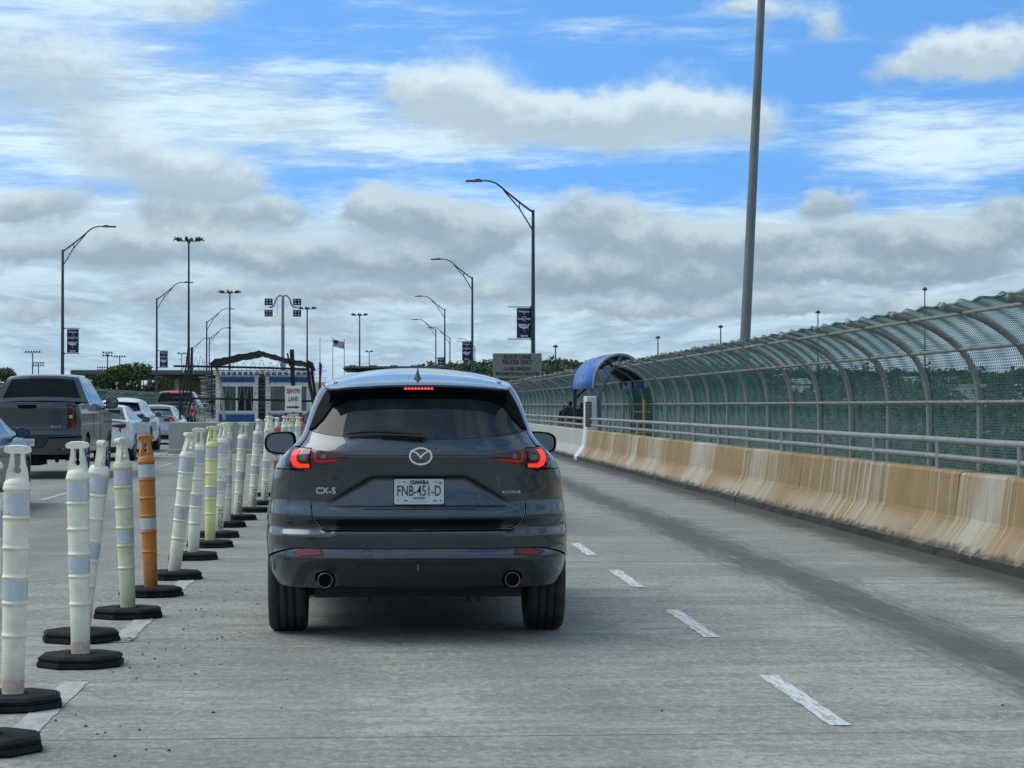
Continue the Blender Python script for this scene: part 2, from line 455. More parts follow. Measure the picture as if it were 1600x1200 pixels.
def paint_material():
    m = bpy.data.materials.new('worn_lane_paint'); m.use_nodes = True
    N = NT(m.node_tree); b = N.n['Principled BSDF']
    co = N.node('ShaderNodeTexCoord').outputs['Object']; x, y, z = N.sep(co)
    n1 = N.noise(N.comb(N.mul(x, 40), N.mul(y, 3.2), 0), 1.0, 6, .7)
    n2 = N.noise(co, 60, 5, .7)
    c = N.mix(N.ss(n2, .35, .7, 0, .55), (.66, .68, .67), (.40, .41, .40))
    c = N.mix(N.ss(N.add(N.mul(n1, .7), N.mul(n2, .3)), .48, .58), c, (.29, .297, .28))
    N.put(b.inputs['Base Color'], c); b.inputs['Roughness'].default_value = .7
    return m
PAINT = paint_material()
PAINT2 = mat('ghost_lane_paint', (.44,.445,.42), .75, var=1.0, vscale=9, vcol=(.31,.312,.28), stretch=(1.6,.5,1))
def strip(name, x0, x1, y0, y1, lab, grp, seed, pm=None):
    rnd = random.Random(seed); L = []; Rr = []
    k = 14
    for i in range(k+1):
        y = y0 + (y1-y0)*i/k
        L.append((x0 + rnd.uniform(-.006,.008), y)); Rr.append((x1 + rnd.uniform(-.008,.006), y))
    V = [(p[0],p[1],.004) for p in L] + [(p[0],p[1],.004) for p in Rr]
    b = MB().addv(V, [(i, k+1+i, k+2+i, i+1) for i in range(k)])
    return tag(b.build(name, pm or PAINT), lab, 'lane marking', grp)
ords = ('nearest', 'second', 'third', 'fourth', 'fifth', 'sixth')
for i in range(4):
    y0 = 9.55 + 3.67*i
    strip('lane_dash', 2.0, 2.10, y0, y0+1.8, 'worn white lane dash right of the dark SUV, %s from the camera' % ords[i], 'dashes of the right lane line', i)
for i in range(3):
    y0 = 9.5 + 3.67*i
    strip('lane_dash', -1.58, -1.45, y0, y0+1.8, 'worn white dash among the delineator bases, %s from the camera' % ords[i], 'dashes under the delineators', 20+i, PAINT2)
for i in range(5):
    strip('lane_dash', -5.0, -4.9, 33+i*9, 36+i*9, 'faint dash between the two left lanes, %s from the camera' % ords[i], 'dashes of the left lane line', 40+i, PAINT2)

# ------------------------------------------------------------------ concrete barrier on the right
def barrier_material(tan):
    m = bpy.data.materials.new('tan_barrier' if tan else 'grey_barrier'); m.use_nodes = True
    N = NT(m.node_tree); b = N.n['Principled BSDF']
    geo = N.node('ShaderNodeNewGeometry'); x, y, z = N.sep(geo.outputs['Position'])
    n0 = N.noise(geo.outputs['Position'], 2.2, 6, .65)
    gr = N.noise(geo.outputs['Position'], 45, 5, .65)
    if tan:
        warp = N.mad(N.sub(N.noise(N.comb(N.mul(y, 3), N.mul(z, 2.5), 0), 1.0, 3), .5), .05, y)
        s1 = N.noise(N.comb(N.mul(warp, 5.6), N.mul(z, .22), 0), 1.0, 2, .5)
        s2 = N.noise(N.comb(N.mul(warp, 17), N.mul(z, .35), 4), 1.0, 3, .6)
        area = N.noise(N.comb(N.mul(y, .34), 0, 8), 1.0, 2, .5)
        drip = N.ss(N.add(N.add(N.mul(s1, .55), N.mul(s2, .45)), N.mul(N.sub(area, .5), 1.5)), .49, .57)
        fade = N.ss(N.noise(N.comb(N.mul(y, 1.4), N.mul(z, 1.0), 2), 1.0, 4), .35, .7, .45, 1.0)
        c = N.mix(N.ss(n0, .3, .75), (.305, .205, .098), (.235, .160, .078))
        c = N.mix(N.mul(drip, fade), c, (.43, .40, .335))
        # lower toe is greyer where splash has worn the coat thin
        toe = N.mul(N.ss(z, .34, .22), N.ss(N.noise(N.comb(N.mul(y, .5), 0, 1), 1.0, 3), .35, .65, .0, .75))
        c = N.mix(toe, c, (.37, .325, .255))
    else:
        s1 = N.noise(N.comb(N.mul(y, 6), N.mul(z, .4), 0), 1.0, 3, .6)
        c = N.mix(N.ss(n0, .3, .7), (.42, .42, .385), (.34, .34, .31))
        c = N.mix(N.ss(s1, .52, .66, 0, .4), c, (.26, .26, .24))
    c = N.mix(N.ss(gr, .55, .8, 0, .35), c, (.16, .12, .08) if tan else (.2, .2, .19))
    grime = N.ss(N.mad(N.sub(N.noise(geo.outputs['Position'], 5, 5, .7), .5), .24, z), .08, .16)
    c = N.mix(grime, (.055, .053, .048), c)
    N.put(b.inputs['Base Color'], c); b.inputs['Roughness'].default_value = .8; b.inputs['Specular IOR Level'].default_value = .3
    bp = N.node('ShaderNodeBump'); bp.inputs['Strength'].default_value = .5; bp.inputs['Distance'].default_value = .006
    N.put(bp.inputs['Height'], N.add(gr, N.mul(n0, 2))); N.l.new(bp.outputs[0], b.inputs['Normal'])
    return m
TANB, GREYB = barrier_material(True), barrier_material(False)
CONC = mat('plain_concrete', (.36,.355,.33), .85, var=.5, vscale=2.5, bump=.35, bscale=30)
def barrier_seg(name, y0, y1, m, parent, rnd, h=.78):
    prof = [(5.275,0),(5.272,.085),(5.30,.10),(5.335,.155),(5.455,.325),(5.475,.37),(5.525,h-.025),(5.545,h),(5.755,h),(5.775,h-.025),(5.80,-.2)]
    k = max(2, int((y1-y0)/.35)); b = MB(); V = []; n = len(prof)
    for i in range(k+1):
        y = y0 + (y1-y0)*i/k
        for j, (x, z) in enumerate(prof):
            dx_ = rnd.uniform(-.005,.005); dz_ = rnd.uniform(-.004,.004) if z > .05 else 0
            if j in (1, 2): dx_ = rnd.uniform(-.016,.012)
            V.append((x+dx_, y, z+dz_))
    F = [(i*n+j, i*n+j+1, (i+1)*n+j+1, (i+1)*n+j) for i in range(k) for j in range(n-1)]
    F = [f[::-1] for f in F]
    b.addv(V, F)
    b.addv(V[:n], [tuple(range(n))]); b.addv(V[-n:], [tuple(range(n))[::-1]])
    return b.build(name, m, parent, fix=True)
tb = thing('concrete_barrier', 'tan painted concrete barrier with pale drip streaks along the right lane', 'barrier')
rnd = random.Random(3)
y = 9.0
while y < 56.5:
    y2 = min(y + 3.8, 56.9); barrier_seg('barrier_segment', y+.008, y2-.008, TANB, tb, rnd, .78 + rnd.uniform(-.006,.006)); y = y2
gb = thing('concrete_barrier', 'plain grey concrete barrier beyond the white pillar on the right', 'barrier')
y = 57.9
while y < 200:
    y2 = y + 6.0; barrier_seg('barrier_segment', y+.01, y2-.01, GREYB, gb, rnd); y = y2
# white painted stretch with its pillar
WHITEP = mat('white_masonry_paint', (.62,.66,.69), .6, var=.45, vscale=3, vcol=(.40,.42,.43), bump=.3)
wp = thing('barrier_pillar', 'white painted pillar on the barrier beside the blue canopy', 'pillar')
barrier_seg('pillar_base', 56.92, 57.88, WHITEP, wp, rnd)
MB().box(5.53, 5.80, 57.0, 57.8, .77, 1.66, bev=.02).build('pillar_shaft', WHITEP, wp)
plq = MB().box(5.50, 5.66, 56.975, 56.998, .86, 1.52, bev=.004).build('plaque', mat('plaque_brown', (.13,.10,.08), .6, var=.5, vscale=9), wp)
for k in range(9):
    MB().box(5.53, 5.53 + .05 + .05*((k*7) % 3)/2, 56.962, 56.974, .93+k*.062, .955+k*.062).build('plaque_line', mat('plaque_pale', (.30,.28,.26), .6), plq)

# ------------------------------------------------------------------ double pipe rail on top of the barrier
PIPE = mat('galvanised_pipe', (.27,.28,.28), .5, .3, var=.5, vscale=5, vcol=(.17,.175,.175), bump=.08, bscale=20)
def pipe_rail(label, ys, y_end0, y_end1):
    t = thing('pipe_railing', label, 'railing')
    pm = MB(); pm.box(-.045,.045,-.11,.11,.0,.014, bev=.003); pm.tube([(0,0,.01),(0,0,.275)], .036, 10)
    post = pm.mesh('railing_post', PIPE)
    for yy in ys: link('railing_post', post, t, (5.65, yy, .775))
    for z, r in ((1.07,.034),(.905,.029)):
        a = y_end0
        k = 0
        while a < y_end1 - .1:
            b_ = min(a + 5.6, y_end1)
            mb = MB(); mb.tube([(5.65,a,z),(5.65,(a+b_)/2,z-.004),(5.65,b_-.006,z)], r, 10)
            mb.tube([(5.65,b_-.03,z),(5.65,b_+.02,z)], r+.005, 10)
            mb.build('railing_pipe', PIPE, t); a = b_; k += 1
    return t
pipe_rail('double grey pipe railing on the tan barrier', [13.25 + 2.8*i for i in range(16)], 11.0, 56.8)
pipe_rail('double grey pipe railing on the far grey barrier', [59.0 + 2.8*i for i in range(30)], 57.9, 142.0)

# ------------------------------------------------------------------ curved pedestrian fences
FX = 7.3
ARCH = [(0,-.18),(0,.5),(0,1.456),(-.03,1.67),(-.09,1.88),(-.21,2.07),(-.38,2.22),(-.60,2.36),(-.84,2.455),(-1.02,2.50)]
AP = smooth_path(ARCH[2:], 3); AP = [ARCH[0], ARCH[1]] + AP
FPIPE = mat('fence_pipe', (.33,.325,.30), .55, .2, var=.6, vscale=6, vcol=(.21,.20,.18))
MESHG = mat('green_vinyl_wire', (.028,.128,.124), .5, var=.5, vscale=1.5, vcol=(.045,.165,.165))
BAY = 2.37
pm = MB(); pm.tube([(x,0,z) for x, z in AP], .039, 8)
ex, ez = AP[-1]
sph = [(max(.004,.052*math.sin(math.pi*k/6)), -.052*math.cos(math.pi*k/6)) for k in range(7)]
pm.lathe([(r, h+ez+.005) for r, h in sph], 8, ex-.03, 0)
POST_ME = pm.mesh('fence_post', FPIPE)
# sheet coordinate s -> (x, z), pushed a little outside the posts, with a loose wavy top selvedge
sl = [0.0]
for a, b in zip(AP, AP[1:]): sl.append(sl[-1] + math.hypot(b[0]-a[0], b[1]-a[1]))
STOT = sl[-1] + .075
def sheet(s, y):
    if s >= sl[-1]:
        d = s - sl[-1]
        return (ex - d*.9 , ez + d*.05 + .018 + .006*math.sin(y*13) + d*.30*math.sin(y*7.95+1))
    for i in range(len(sl)-1):
        if s <= sl[i+1]:
            t = (s-sl[i])/(sl[i+1]-sl[i]); a, b = AP[i], AP[i+1]
            tx, tz = b[0]-a[0], b[1]-a[1]; L = math.hypot(tx, tz)
            o = .034 + .006*math.sin(y*7.95+s*2) * (1 if s > 1.6 else .4)
            return (a[0]+tx*t + tz/L*o, a[1]+tz*t - tx/L*o)
S0 = .22
def mesh_panel(pitch, rad, name):
    mb = MB(); n = int((BAY + STOT - S0)/pitch) + 2
    for sgn in (1, -1):
        for k in range(-1, n+1):
            # line: y = y_start + sgn*(s-S0)
            y0 = k*pitch - (STOT-S0) if sgn > 0 else k*pitch
            pts = []
            knots = sorted(set([S0, STOT] + [q for q in sl if S0 < q < STOT] + [S0 + .35*i for i in range(1,4)]))
            # clip to 0..BAY
            lo, hi = S0, STOT
            if sgn > 0: a, b = S0 - y0, S0 + BAY - y0
            else: a, b = S0 + y0 - BAY, S0 + y0
            a, b = max(lo, a), min(hi, b)
            if b - a < .02: continue
            for s_ in [a] + [q for q in knots if a+.01 < q < b-.01] + [b]:
                yy = y0 + sgn*(s_-S0)
                x, z = sheet(s_, yy); pts.append((x, yy, z))
            mb.tube(pts, rad, 3, cap=False, smooth=False)
    return mb.mesh(name, MESHG)
PANEL_ME = mesh_panel(.070, .0039, 'mesh_panel')
PANEL_FAR = mesh_panel(.14, .0082, 'mesh_panel')
rail_me = []
RAILS = ((-.045,1.456),(-.255,2.085),(-.86,2.425))
for (x, z) in RAILS:
    mb = MB(); mb.tube([(x,.0,z),(x,BAY,z)], .021, 7)
    for q in (.03, .55, 1.2, 1.8, 2.3): mb.tube([(x,q,z),(x,q+.04,z)], .027, 7)
    rail_me.append(mb.mesh('fence_rail', FPIPE))
def fence(label, x0, side, y0, n, far_from, skip=()):
    t = thing('pedestrian_fence', label, 'fence', (0,0,0))
    rnd = random.Random(5)
    for k in range(n+1):
        yy = y0 + BAY*k
        o = link('fence_post', POST_ME, t, (x0, yy, rnd.uniform(-.03,.02)), (rnd.uniform(-.012,.012), rnd.uniform(-.014,.014), 0)); o.scale.x = side
        if k == n: break
        for r in rail_me:
            q = link('fence_rail', r, t, (x0, yy, 0)); q.scale.x = side
        q = link('mesh_panel', PANEL_FAR if yy > far_from else PANEL_ME, t, (x0, yy, 0)); q.scale.x = side
    return t
fence('arched grey pipe fence with green chain link along the right walkway', FX, 1, 26.05 - 4*BAY, 62, 75)
fence('distant arched green fence along the far left edge of the bridge', -19.2, -1, 96.0, 64, 0)
# low parapet under the left fence
tag(MB().box(-19.7,-19.35,60,300,-.2,.62, bev=.02).build('parapet_wall', CONC), 'low concrete parapet below the distant left fence', 'wall')

# ------------------------------------------------------------------ land beyond the bridge
def terr_h(x, y):
    h = -9.0
    t = min(1, max(0, (y-290)/160)); t = t*t*(3-2*t)
    s = min(1, max(0, (30-x)/40)); s = s*s*(3-2*s)
    h += (8.75)*t*s                                        # port of entry stands at deck level
    h += (1-s)*float(np.interp(y, [220,300,450,650,900,1300], [0,3,10.5,13.5,19,28])) * (1 + .10*math.sin(x*.013+1)) + (1-s)*2.2*math.exp(-((x/max(y,1)-.095)/.035)**2)*min(1,max(0,(y-600)/300))
    if y > 1500: h += min(60, (y-1500)*.012) * (1+.5*math.sin(x*.0016+.6))
    return h
def grass_material():
    m = bpy.data.materials.new('scrub_ground'); m.use_nodes = True
    N = NT(m.node_tree); b = N.n['Principled BSDF']
    co = N.node('ShaderNodeTexCoord').outputs['Object']
    n1 = N.noise(co, .02, 8, .65); n2 = N.noise(co, .6, 5, .7)
    c = N.mix(N.ss(n1, .35, .65), (.095,.135,.06), (.27,.24,.155))
    c = N.mix(N.ss(n2, .4, .7, 0, .5), c, (.03,.055,.02))
    N.put(b.inputs['Base Color'], c); b.inputs['Roughness'].default_value = .95; b.inputs['Specular IOR Level'].default_value = .1
    return m
xs = [-6000,-3000,-1500,-800,-500,-350] + list(range(-260, 700, 24)) + [800,1000,1400,2200,3500,6000]
ys = [-400,-100,60,140] + list(range(200, 1100, 25)) + [1200,1350,1500,1800,2300,3000,4200,6500,9500]
V = [(x, y, terr_h(x, y)) for y in ys for x in xs]; nx = len(xs)
F = [(j*nx+i, j*nx+i+1, (j+1)*nx+i+1, (j+1)*nx+i) for j in range(len(ys)-1) for i in range(nx-1)]
tag(MB().addv(V, F, True).build('terrain', grass_material()), kind='structure')

# foliage ---------------------------------------------------------------
def leaf_material(name, c1, c2):
    m = bpy.data.materials.new(name); m.use_nodes = True
    N = NT(m.node_tree); b = N.n['Principled BSDF']
    geo = N.node('ShaderNodeNewGeometry')
    n = N.noise(geo.outputs['Position'], .8, 4, .6)
    n2 = N.noise(geo.outputs['Position'], .03, 3, .6)
    c = N.mix(N.ss(n, .35, .68), c1, c2)
    c = N.mix(N.ss(n2, .4, .6, 0, .5), c, tuple(.6*q for q in c1))
    N.put(b.inputs['Base Color'], c); b.inputs['Roughness'].default_value = .7; b.inputs['Specular IOR Level'].default_value = .2
    return m
LEAF_A = leaf_material('scrub_leaves', (.060,.088,.050), (.125,.150,.080))
LEAF_B = leaf_material('mesquite_leaves', (.070,.105,.038), (.135,.165,.065))
BARK = mat('bark', (.10,.075,.055), .9, var=.5, vscale=6)
def leaves(n, clumps, size, rg):
    """n leaf sprays spread through the volume of several clumps (x,y,z,rx,ry,rz)"""
    w = np.array([c[3]*c[4]*c[5] for c in clumps]); w = w/w.sum()
    idx = rg.choice(len(clumps), n, p=w); C = np.array(clumps)[idx]
    d = rg.normal(size=(n,3)); d /= np.linalg.norm(d, axis=1)[:,None]
    r = rg.random(n)**.42
    P = C[:,:3] + d*r[:,None]*C[:,3:6]
    a = rg.normal(size=(n,3)); a /= np.linalg.norm(a, axis=1)[:,None]
    b = np.cross(a, rg.normal(size=(n,3))); b /= np.linalg.norm(b, axis=1)[:,None]
    s = size*(.5+rg.random(n))[:,None]
    q = np.stack([P-a*s, P+b*s*.55, P+a*s*.9, P-b*s*.5], 1).reshape(-1,3)
    return q
def leaf_mesh(name, quads, m):
    n = len(quads)//4
    me = bpy.data.meshes.new(name); me.vertices.add(len(quads)); me.vertices.foreach_set('co', quads.ravel())
    me.loops.add(n*4); me.loops.foreach_set('vertex_index', np.arange(n*4, dtype=np.int32))
    me.polygons.add(n); me.polygons.foreach_set('loop_start', np.arange(0, n*4, 4, dtype=np.int32)); me.polygons.foreach_set('loop_total', np.full(n, 4, dtype=np.int32))
    me.materials.append(m); me.update(); me.validate(); return me
def tree(name, label, loc, h, w, n, size, m, seed, cat='tree', group=None, trunk=.4):
    rg = np.random.default_rng(seed); rr = random.Random(seed)
    t = thing(name, label, cat, loc, group=group)
    cl = []
    for k in range(rr.randint(9, 13)):
        a = rr.uniform(0, 6.28); q = rr.uniform(0,.75)**.7
        z = h*rr.uniform(trunk+.02, .88)
        wid = w*.5*(1 - abs((z/h-.6))*1.1)
        cl.append((math.cos(a)*q*wid, math.sin(a)*q*wid, z, w*rr.uniform(.14,.26), w*rr.uniform(.14,.26), h*rr.uniform(.08,.15)))
    mb = MB(); mb.tube([(0,0,-.3),(.05*w*rr.uniform(-1,1),0,h*.25),(0,0,h*.5)], [h*.035,h*.026,h*.016], 7)
    for c in cl[:6]: mb.tube([(0,0,h*.3),(c[0]*.5,c[1]*.5,(h*.3+c[2])/2+.1),(c[0],c[1],c[2])], [h*.018,h*.012,h*.005], 5)
    mb.build('trunk', BARK, t)
    link('crown', leaf_mesh('crown', leaves(n, cl, size, rg), m), t)
    return t
# the wooded valley to the right and the far bank: reads as one mass
rg = np.random.default_rng(11); quads = []
cnt = 0
for k in range(1900):
    yy = 230 + 1100*rg.random()**1.25; 
    aim = rg.uniform(600, 1680); xx = (aim-585)/FPX*yy
    if xx < 26 + max(0, (yy-300)*.02): continue
    if yy < 500 and xx < 22: continue
    if 395 < yy < 700 and any(abs((585+xx/yy*FPX)-uc) < ww_ and y_-130 < yy < y_+16 for uc, ww_, y_ in ((1504,56,470),(1464,38,640),(1258,14,520),(1265,18,450),(1314,13,620),(1615,30,480),(1221,14,700))): continue
    g = terr_h(xx, yy); hh = rg.choice((2.8, 4.2, 5.5, 7.8))*rg.uniform(.8,1.15); ww = rg.uniform(4.0, 9.5)
    cl = [(xx+rg.normal()*ww*.22, yy+rg.normal()*ww*.2, g+hh*rg.uniform(.35,.8), ww*.3, ww*.3, hh*.24) for _ in range(5)]
    quads.append(leaves(int(150 if yy < 650 else 90), cl, .55 if yy < 650 else .8, rg)); cnt += 1
for k in range(260):                                        # trees on the skyline far left and behind the port
    yy = rg.uniform(650, 1300); aim = rg.uniform(-40, 720); xx = (aim-585)/FPX*yy
    g = terr_h(xx, yy); hh = rg.uniform(4, 7.5); ww = rg.uniform(6, 11)
    cl = [(xx+rg.normal()*ww*.22, yy+rg.normal()*ww*.2, g+hh*rg.uniform(.35,.8), ww*.3, ww*.3, hh*.24) for _ in range(5)]
    quads.append(leaves(90, cl, .8, rg))
tag(link('woodland', leaf_mesh('woodland', np.concatenate(quads), LEAF_A)), 'dark green wooded valley and hills beyond the right fence', 'woodland', kind='stuff')
# single trees one can tell apart
p = pix(715, 600, 330); tree('live_oak', 'round dark tree left of the grey lane sign, over the SUV roof', (p.x, 330, -.3), 7.5, 7.2, 2600, .26, LEAF_A, 31, trunk=.3)
p = pix(768, 600, 300); tree('live_oak', 'dark tree partly hidden behind the grey lane sign', (p.x, 300, -.3), 6.6, 5.0, 2200, .24, LEAF_A, 32, trunk=.25)
p = pix(740, 600, 420); tree('live_oak', 'small tree low between the two dark trees by the sign', (p.x, 420, -.3), 5.6, 7.0, 1400, .3, LEAF_A, 33, trunk=.2)
p = pix(2, 600, 260); tree('live_oak', 'dark tree cut by the left edge above the grey pickup', (p.x, 260, -.3), 6.6, 4.6, 2400, .22, LEAF_A, 34, trunk=.3)
for i, (u, hh, ww, lab) in enumerate(((160, 4.8, 5.4, 'left bushy mesquite behind the left fence, above the white cars'), (192, 6.0, 6.0, 'tallest bushy mesquite of the three behind the left fence'), (226, 5.4, 5.4, 'right bushy mesquite behind the left fence, beside the tan building'))):
    p = pix(u, 600, 232); tree('mesquite', lab, (p.x, 232, 0.2), hh, ww, 3200, .17, LEAF_B, 40+i, group='mesquites behind the left fence', trunk=.12)

# ================================================================== POLES, LAMPS, BANNERS, FLAGS
DARKST = mat('dark_painted_steel', (.055,.065,.075), .5, .4, var=.3, vscale=4)
GALV = mat('galvanised_pole', (.20,.21,.21), .5, .4, var=.6, vscale=3, vcol=(.13,.135,.135), stretch=(1,1,.5))
BANNER = mat('banner_blue', (.012,.016,.085), .7, var=.3, vscale=1.2)
INKW = mat('banner_white_print', (.60,.62,.66), .7)
INKR = mat('banner_red_print', (.34,.10,.10), .7)
USMAP = [(0,.50),(.03,.60),(.5,.60),(.62,.55),(.70,.50),(.80,.52),(.93,.64),(1.0,.70),(.95,.52),(.86,.40),(.83,.28),(.80,.2),(.86,.04),(.82,.02),(.74,.14),(.62,.12),(.55,.04),(.47,-.12),(.40,.02),(.32,.10),(.16,.16),(.05,.28)]
def banner(root, sgn, z0, y0=0.0):
    """cloth banner hung between two brackets on a lamp post; sgn = side it hangs on"""
    w, h, gap = .74, 1.50, (.28 if sgn > 0 else .08)
    b = MB(); n = 10; V = []
    for j in range(n+1):
        for i in range(5):
            q = i/4; t = j/n
            pull = .10*math.sin(math.pi*t) * (1-q if sgn > 0 else (1-q))
            V.append((sgn*(gap + w*q) - (sgn*-pull*.0), y0 + .05*math.sin(3*t+q*2)*math.sin(math.pi*t), z0 + h*t))
    b.addv(V, [(j*5+i, j*5+i+1, (j+1)*5+i+1, (j+1)*5+i) for j in range(n) for i in range(4)], True)
    cl = b.build('banner_cloth', BANNER, root)
    sol = cl.modifiers.new('thickness', 'SOLIDIFY'); sol.thickness = .012
    br = MB()
    for z in (z0-.05, z0+h+.05):
        br.tube([(0,y0,z),(sgn*(gap+w+(.05 if sgn > 0 else .45)),y0,z)], .022, 6); br.tube([(sgn*.1,y0,z-.06),(sgn*.1,y0,z+.06)], .05, 6)
    br.build('banner_bracket', DARKST, root)
    cx = sgn*(gap + w/2); f = y0 - .06; K = h/2.12
    def prt(tx, sz, dz_, bold=.004, fit=None, nm='lettering'): text_on(tx, sz*K, cl, (cx, f, z0+dz_*K), INKW, bold*K, fit=fit and fit*K, name=nm)
    prt('Welcome', .19, 1.86, .008); prt('*', .34, 1.60, .01, None, 'star_print'); prt('CITY OF', .08, 1.48); prt('EAGLE PASS', .17, 1.34, .006, .90); prt('T E X A S', .06, 1.22); prt('Sports', .19, .16, .01)
    mp = MB().prism(ccw([(cx + (-.42 + .86*a)*K, z0 + (.62 + .62*bb)*K) for a, bb in USMAP]), f, f-.004, lambda a, bb, hh: (a, hh, bb))
    mpo = mp.build('map_print', INKW, cl, fix=True)
    for k, a in enumerate((-.24,-.08,.06,.2)):
        MB().box(cx+a*K, cx+(a+.035)*K, f-.008, f-.005, z0+.80*K, z0+.93*K).build('map_figure', BANNER, mpo)
    MB().prism(ccw([(cx-.16*K,z0+.62*K),(cx+.06*K,z0+.66*K),(cx+.1*K,z0+.42*K),(cx+.02*K,z0+.36*K),(cx-.06*K,z0+.5*K)]), f, f-.004, lambda a, bb, hh: (a, hh, bb)).build('map_red_print', INKR, cl, fix=True)
def street_lamp(label, base, top, side, reach, rise, group, ban=None, r0=.13, r1=.075, m=DARKST):
    """tapered pole with a trussed, upswept arm and a flat luminaire; side = direction of the arm"""
    base, top = Vector(base), Vector(top)
    t = thing('street_lamp', label, 'street lamp', base, group=group); d = top - base; H = d.z
    k = 8
    MB().tube([d*(i/k) for i in range(k+1)], [r0 + (r1-r0)*i/k for i in range(k+1)], 12).build('pole', m, t)
    MB().box(-.22,.22,-.22,.22,0,.04, bev=.01).lathe([(.17,.04),(.15,.25),(.13,.27)], 12).build('base_plate', m, t)
    s = side; tp = d
    up = [(0,-.22),(.20,-.02),(.36,.38*rise),(.55,.78*rise),(.68,.93*rise),(.82,rise),(1.0,rise)]
    P = smooth_path([(tp.x + s*a*reach, tp.y, tp.z - .12 + (z if i > 1 else z)) for i, (a, z) in enumerate([(0,0),(.18,.22*rise),(.36,.46*rise),(.52,.68*rise),(.64,.86*rise),(.76,.97*rise),(.90,rise*1.01),(1.0,rise)])], 3)
    a = MB(); a.tube(P, [.055 - .02*i/len(P) for i in range(len(P))], 8)
    lo = [(tp.x + s*q*reach, tp.y, tp.z - 1.05 + zz) for q, zz in ((0,0),(.26,.50*rise+.35),(.56,.72*rise+.92))]
    a.tube(lo, .036, 7)
    a.tube([(tp.x+s*.26*reach, tp.y, tp.z-1.05+.50*rise+.35),(tp.x+s*.26*reach, tp.y, tp.z-.12+.33*rise)], .028, 6)
    a.build('arm', m, t)
    e = P[-1]
    lm = MB(); x0, x1 = sorted((e[0]-s*.15, e[0]+s*.72)); lm.box(x0, x1, e[1]-.15, e[1]+.15, e[2]-.045, e[2]+.045, bev=.03)
    xm0, xm1 = sorted((e[0]-s*.05, e[0]+s*.25)); lm.box(xm0, xm1, e[1]-.1, e[1]+.1, e[2]+.03, e[2]+.10, bev=.02)
    lum = lm.build('luminaire', mat('luminaire_grey', (.07,.075,.08), .5), t)
    MB().box(min(e[0]+s*.2,e[0]+s*.65), max(e[0]+s*.2,e[0]+s*.65), e[1]-.11, e[1]+.11, e[2]-.055, e[2]-.047).build('lens', mat('lamp_lens', (.35,.36,.36), .3), lum)
    if ban: banner(t, side, ban)
    return t
RG, LG = 'street lamps along the right side', 'street lamps along the left side'
street_lamp('tall leaning grey lamp pole rising out of the top of the frame', (7.86,47,-.2), (8.48,47,12.3), -1, 3.3, 1.7, RG, None, .125, .075, GALV)
RL = [(833,328,109,'nearest arched lamp on the right with banner above the grey lane sign',1),(738,433,176.7,'second arched lamp on the right, banner left of the grey sign',1),(695,483,246,'third arched lamp on the right, its banner just over the SUV roof',1),
      (681,515,310,'thin arched lamp left of the third right lamp, above the SUV roof',0),(703,527,330,'small arched lamp just right of the third right lamp',0),(742,541,420,'smallest arched lamp, behind the second right lamp',0)]
for (u, v, Y, lab, bn) in RL:
    tp = pix(u, v, Y); street_lamp(lab, (tp.x, Y, -.2), tp, -1, 2.65 if Y < 300 else 2.7, 1.55, RG, {109: 4.99, 176.7: 5.27, 246: 5.5}[Y] if bn else None)
LL = [(98,390,141,'nearest arched lamp on the left with banner over the grey pickup',4.99),(245,466,205.5,'second arched lamp on the left with banner left of the mast',5.2),(323,502,261,'third arched lamp on the left, behind the mast',None),(327,528,326,'fourth arched lamp on the left, right behind the third',None),(301,542,372,'smallest arched lamp on the left, low beside the tall mast',None)]
for (u, v, Y, lab, bn) in LL:
    tp = pix(u, v, Y); street_lamp(lab, (tp.x, Y, -.2), tp, 1, 2.65, 1.6, LG, bn)

# tall masts with a ring of floodlights
def high_mast(label, u, v, Y, r, group, heads=6, span=3.3):
    tp = pix(u, v, Y); zb = terr_h(tp.x, Y)
    t = thing('high_mast_light', label, 'light mast', (tp.x, Y, zb), group=group); H = tp.z - zb
    MB().tube([(0,0,0),(0,0,H*.5),(0,0,H)], [r, r*.8, r*.55], 10).build('pole', DARKST, t)
    c = MB(); c.tube([(-span*.62,0,H+.05),(span*.62,0,H+.05)], .10, 6); c.tube([(0,-span*.5,H+.05),(0,span*.5,H+.05)], .1, 6); c.tube([(0,0,H-.3),(0,0,H+.35)], .28, 8)
    c.build('crossarm', DARKST, t)
    for k in range(heads):
        a = 2*math.pi*(k+.35)/heads; x, y = math.cos(a)*span*.68, math.sin(a)*span*.5
        h = MB(); dx_, dy_ = math.cos(a), math.sin(a)
        h.tube([(x*.72,y*.72,H+.12),(x*.9,y*.9,H+.42),(x*1.05,y*1.05,H+.36)], [.16,.34,.22], 8)
        h.tube([(x*1.02,y*1.02,H+.40),(x*1.28,y*1.28,H+.10)], [.16,.09], 6); h.tube([(x*1.0,y*1.0,H+.42),(x*1.2,y*1.2,H+.72)], [.12,.06], 6)
        h.build('floodlight', mat('floodlight_dark', (.03,.033,.037), .5), t)
    return t
HG = 'high mast lights beyond the booths'
high_mast('tallest light mast with ring of floodlights left of the booths', 295, 377, 378, .27, HG, 6, 3.2)
high_mast('second light mast, just left of the booth roof', 359, 458, 553, .33, HG, 6, 3.6)
high_mast('light mast right of the twin armed floodlight pole', 480, 483, 643, .34, HG, 6, 3.5)
high_mast('light mast between the flags and the SUV roof', 562, 493, 689, .34, HG, 6, 3.4)
high_mast('small far light mast right of the flagpoles', 577, 550, 1000, .3, HG, 4, 2.4)
high_mast('tiny far light mast low behind the tall left mast', 284, 553, 1000, .25, HG, 4, 2.8)
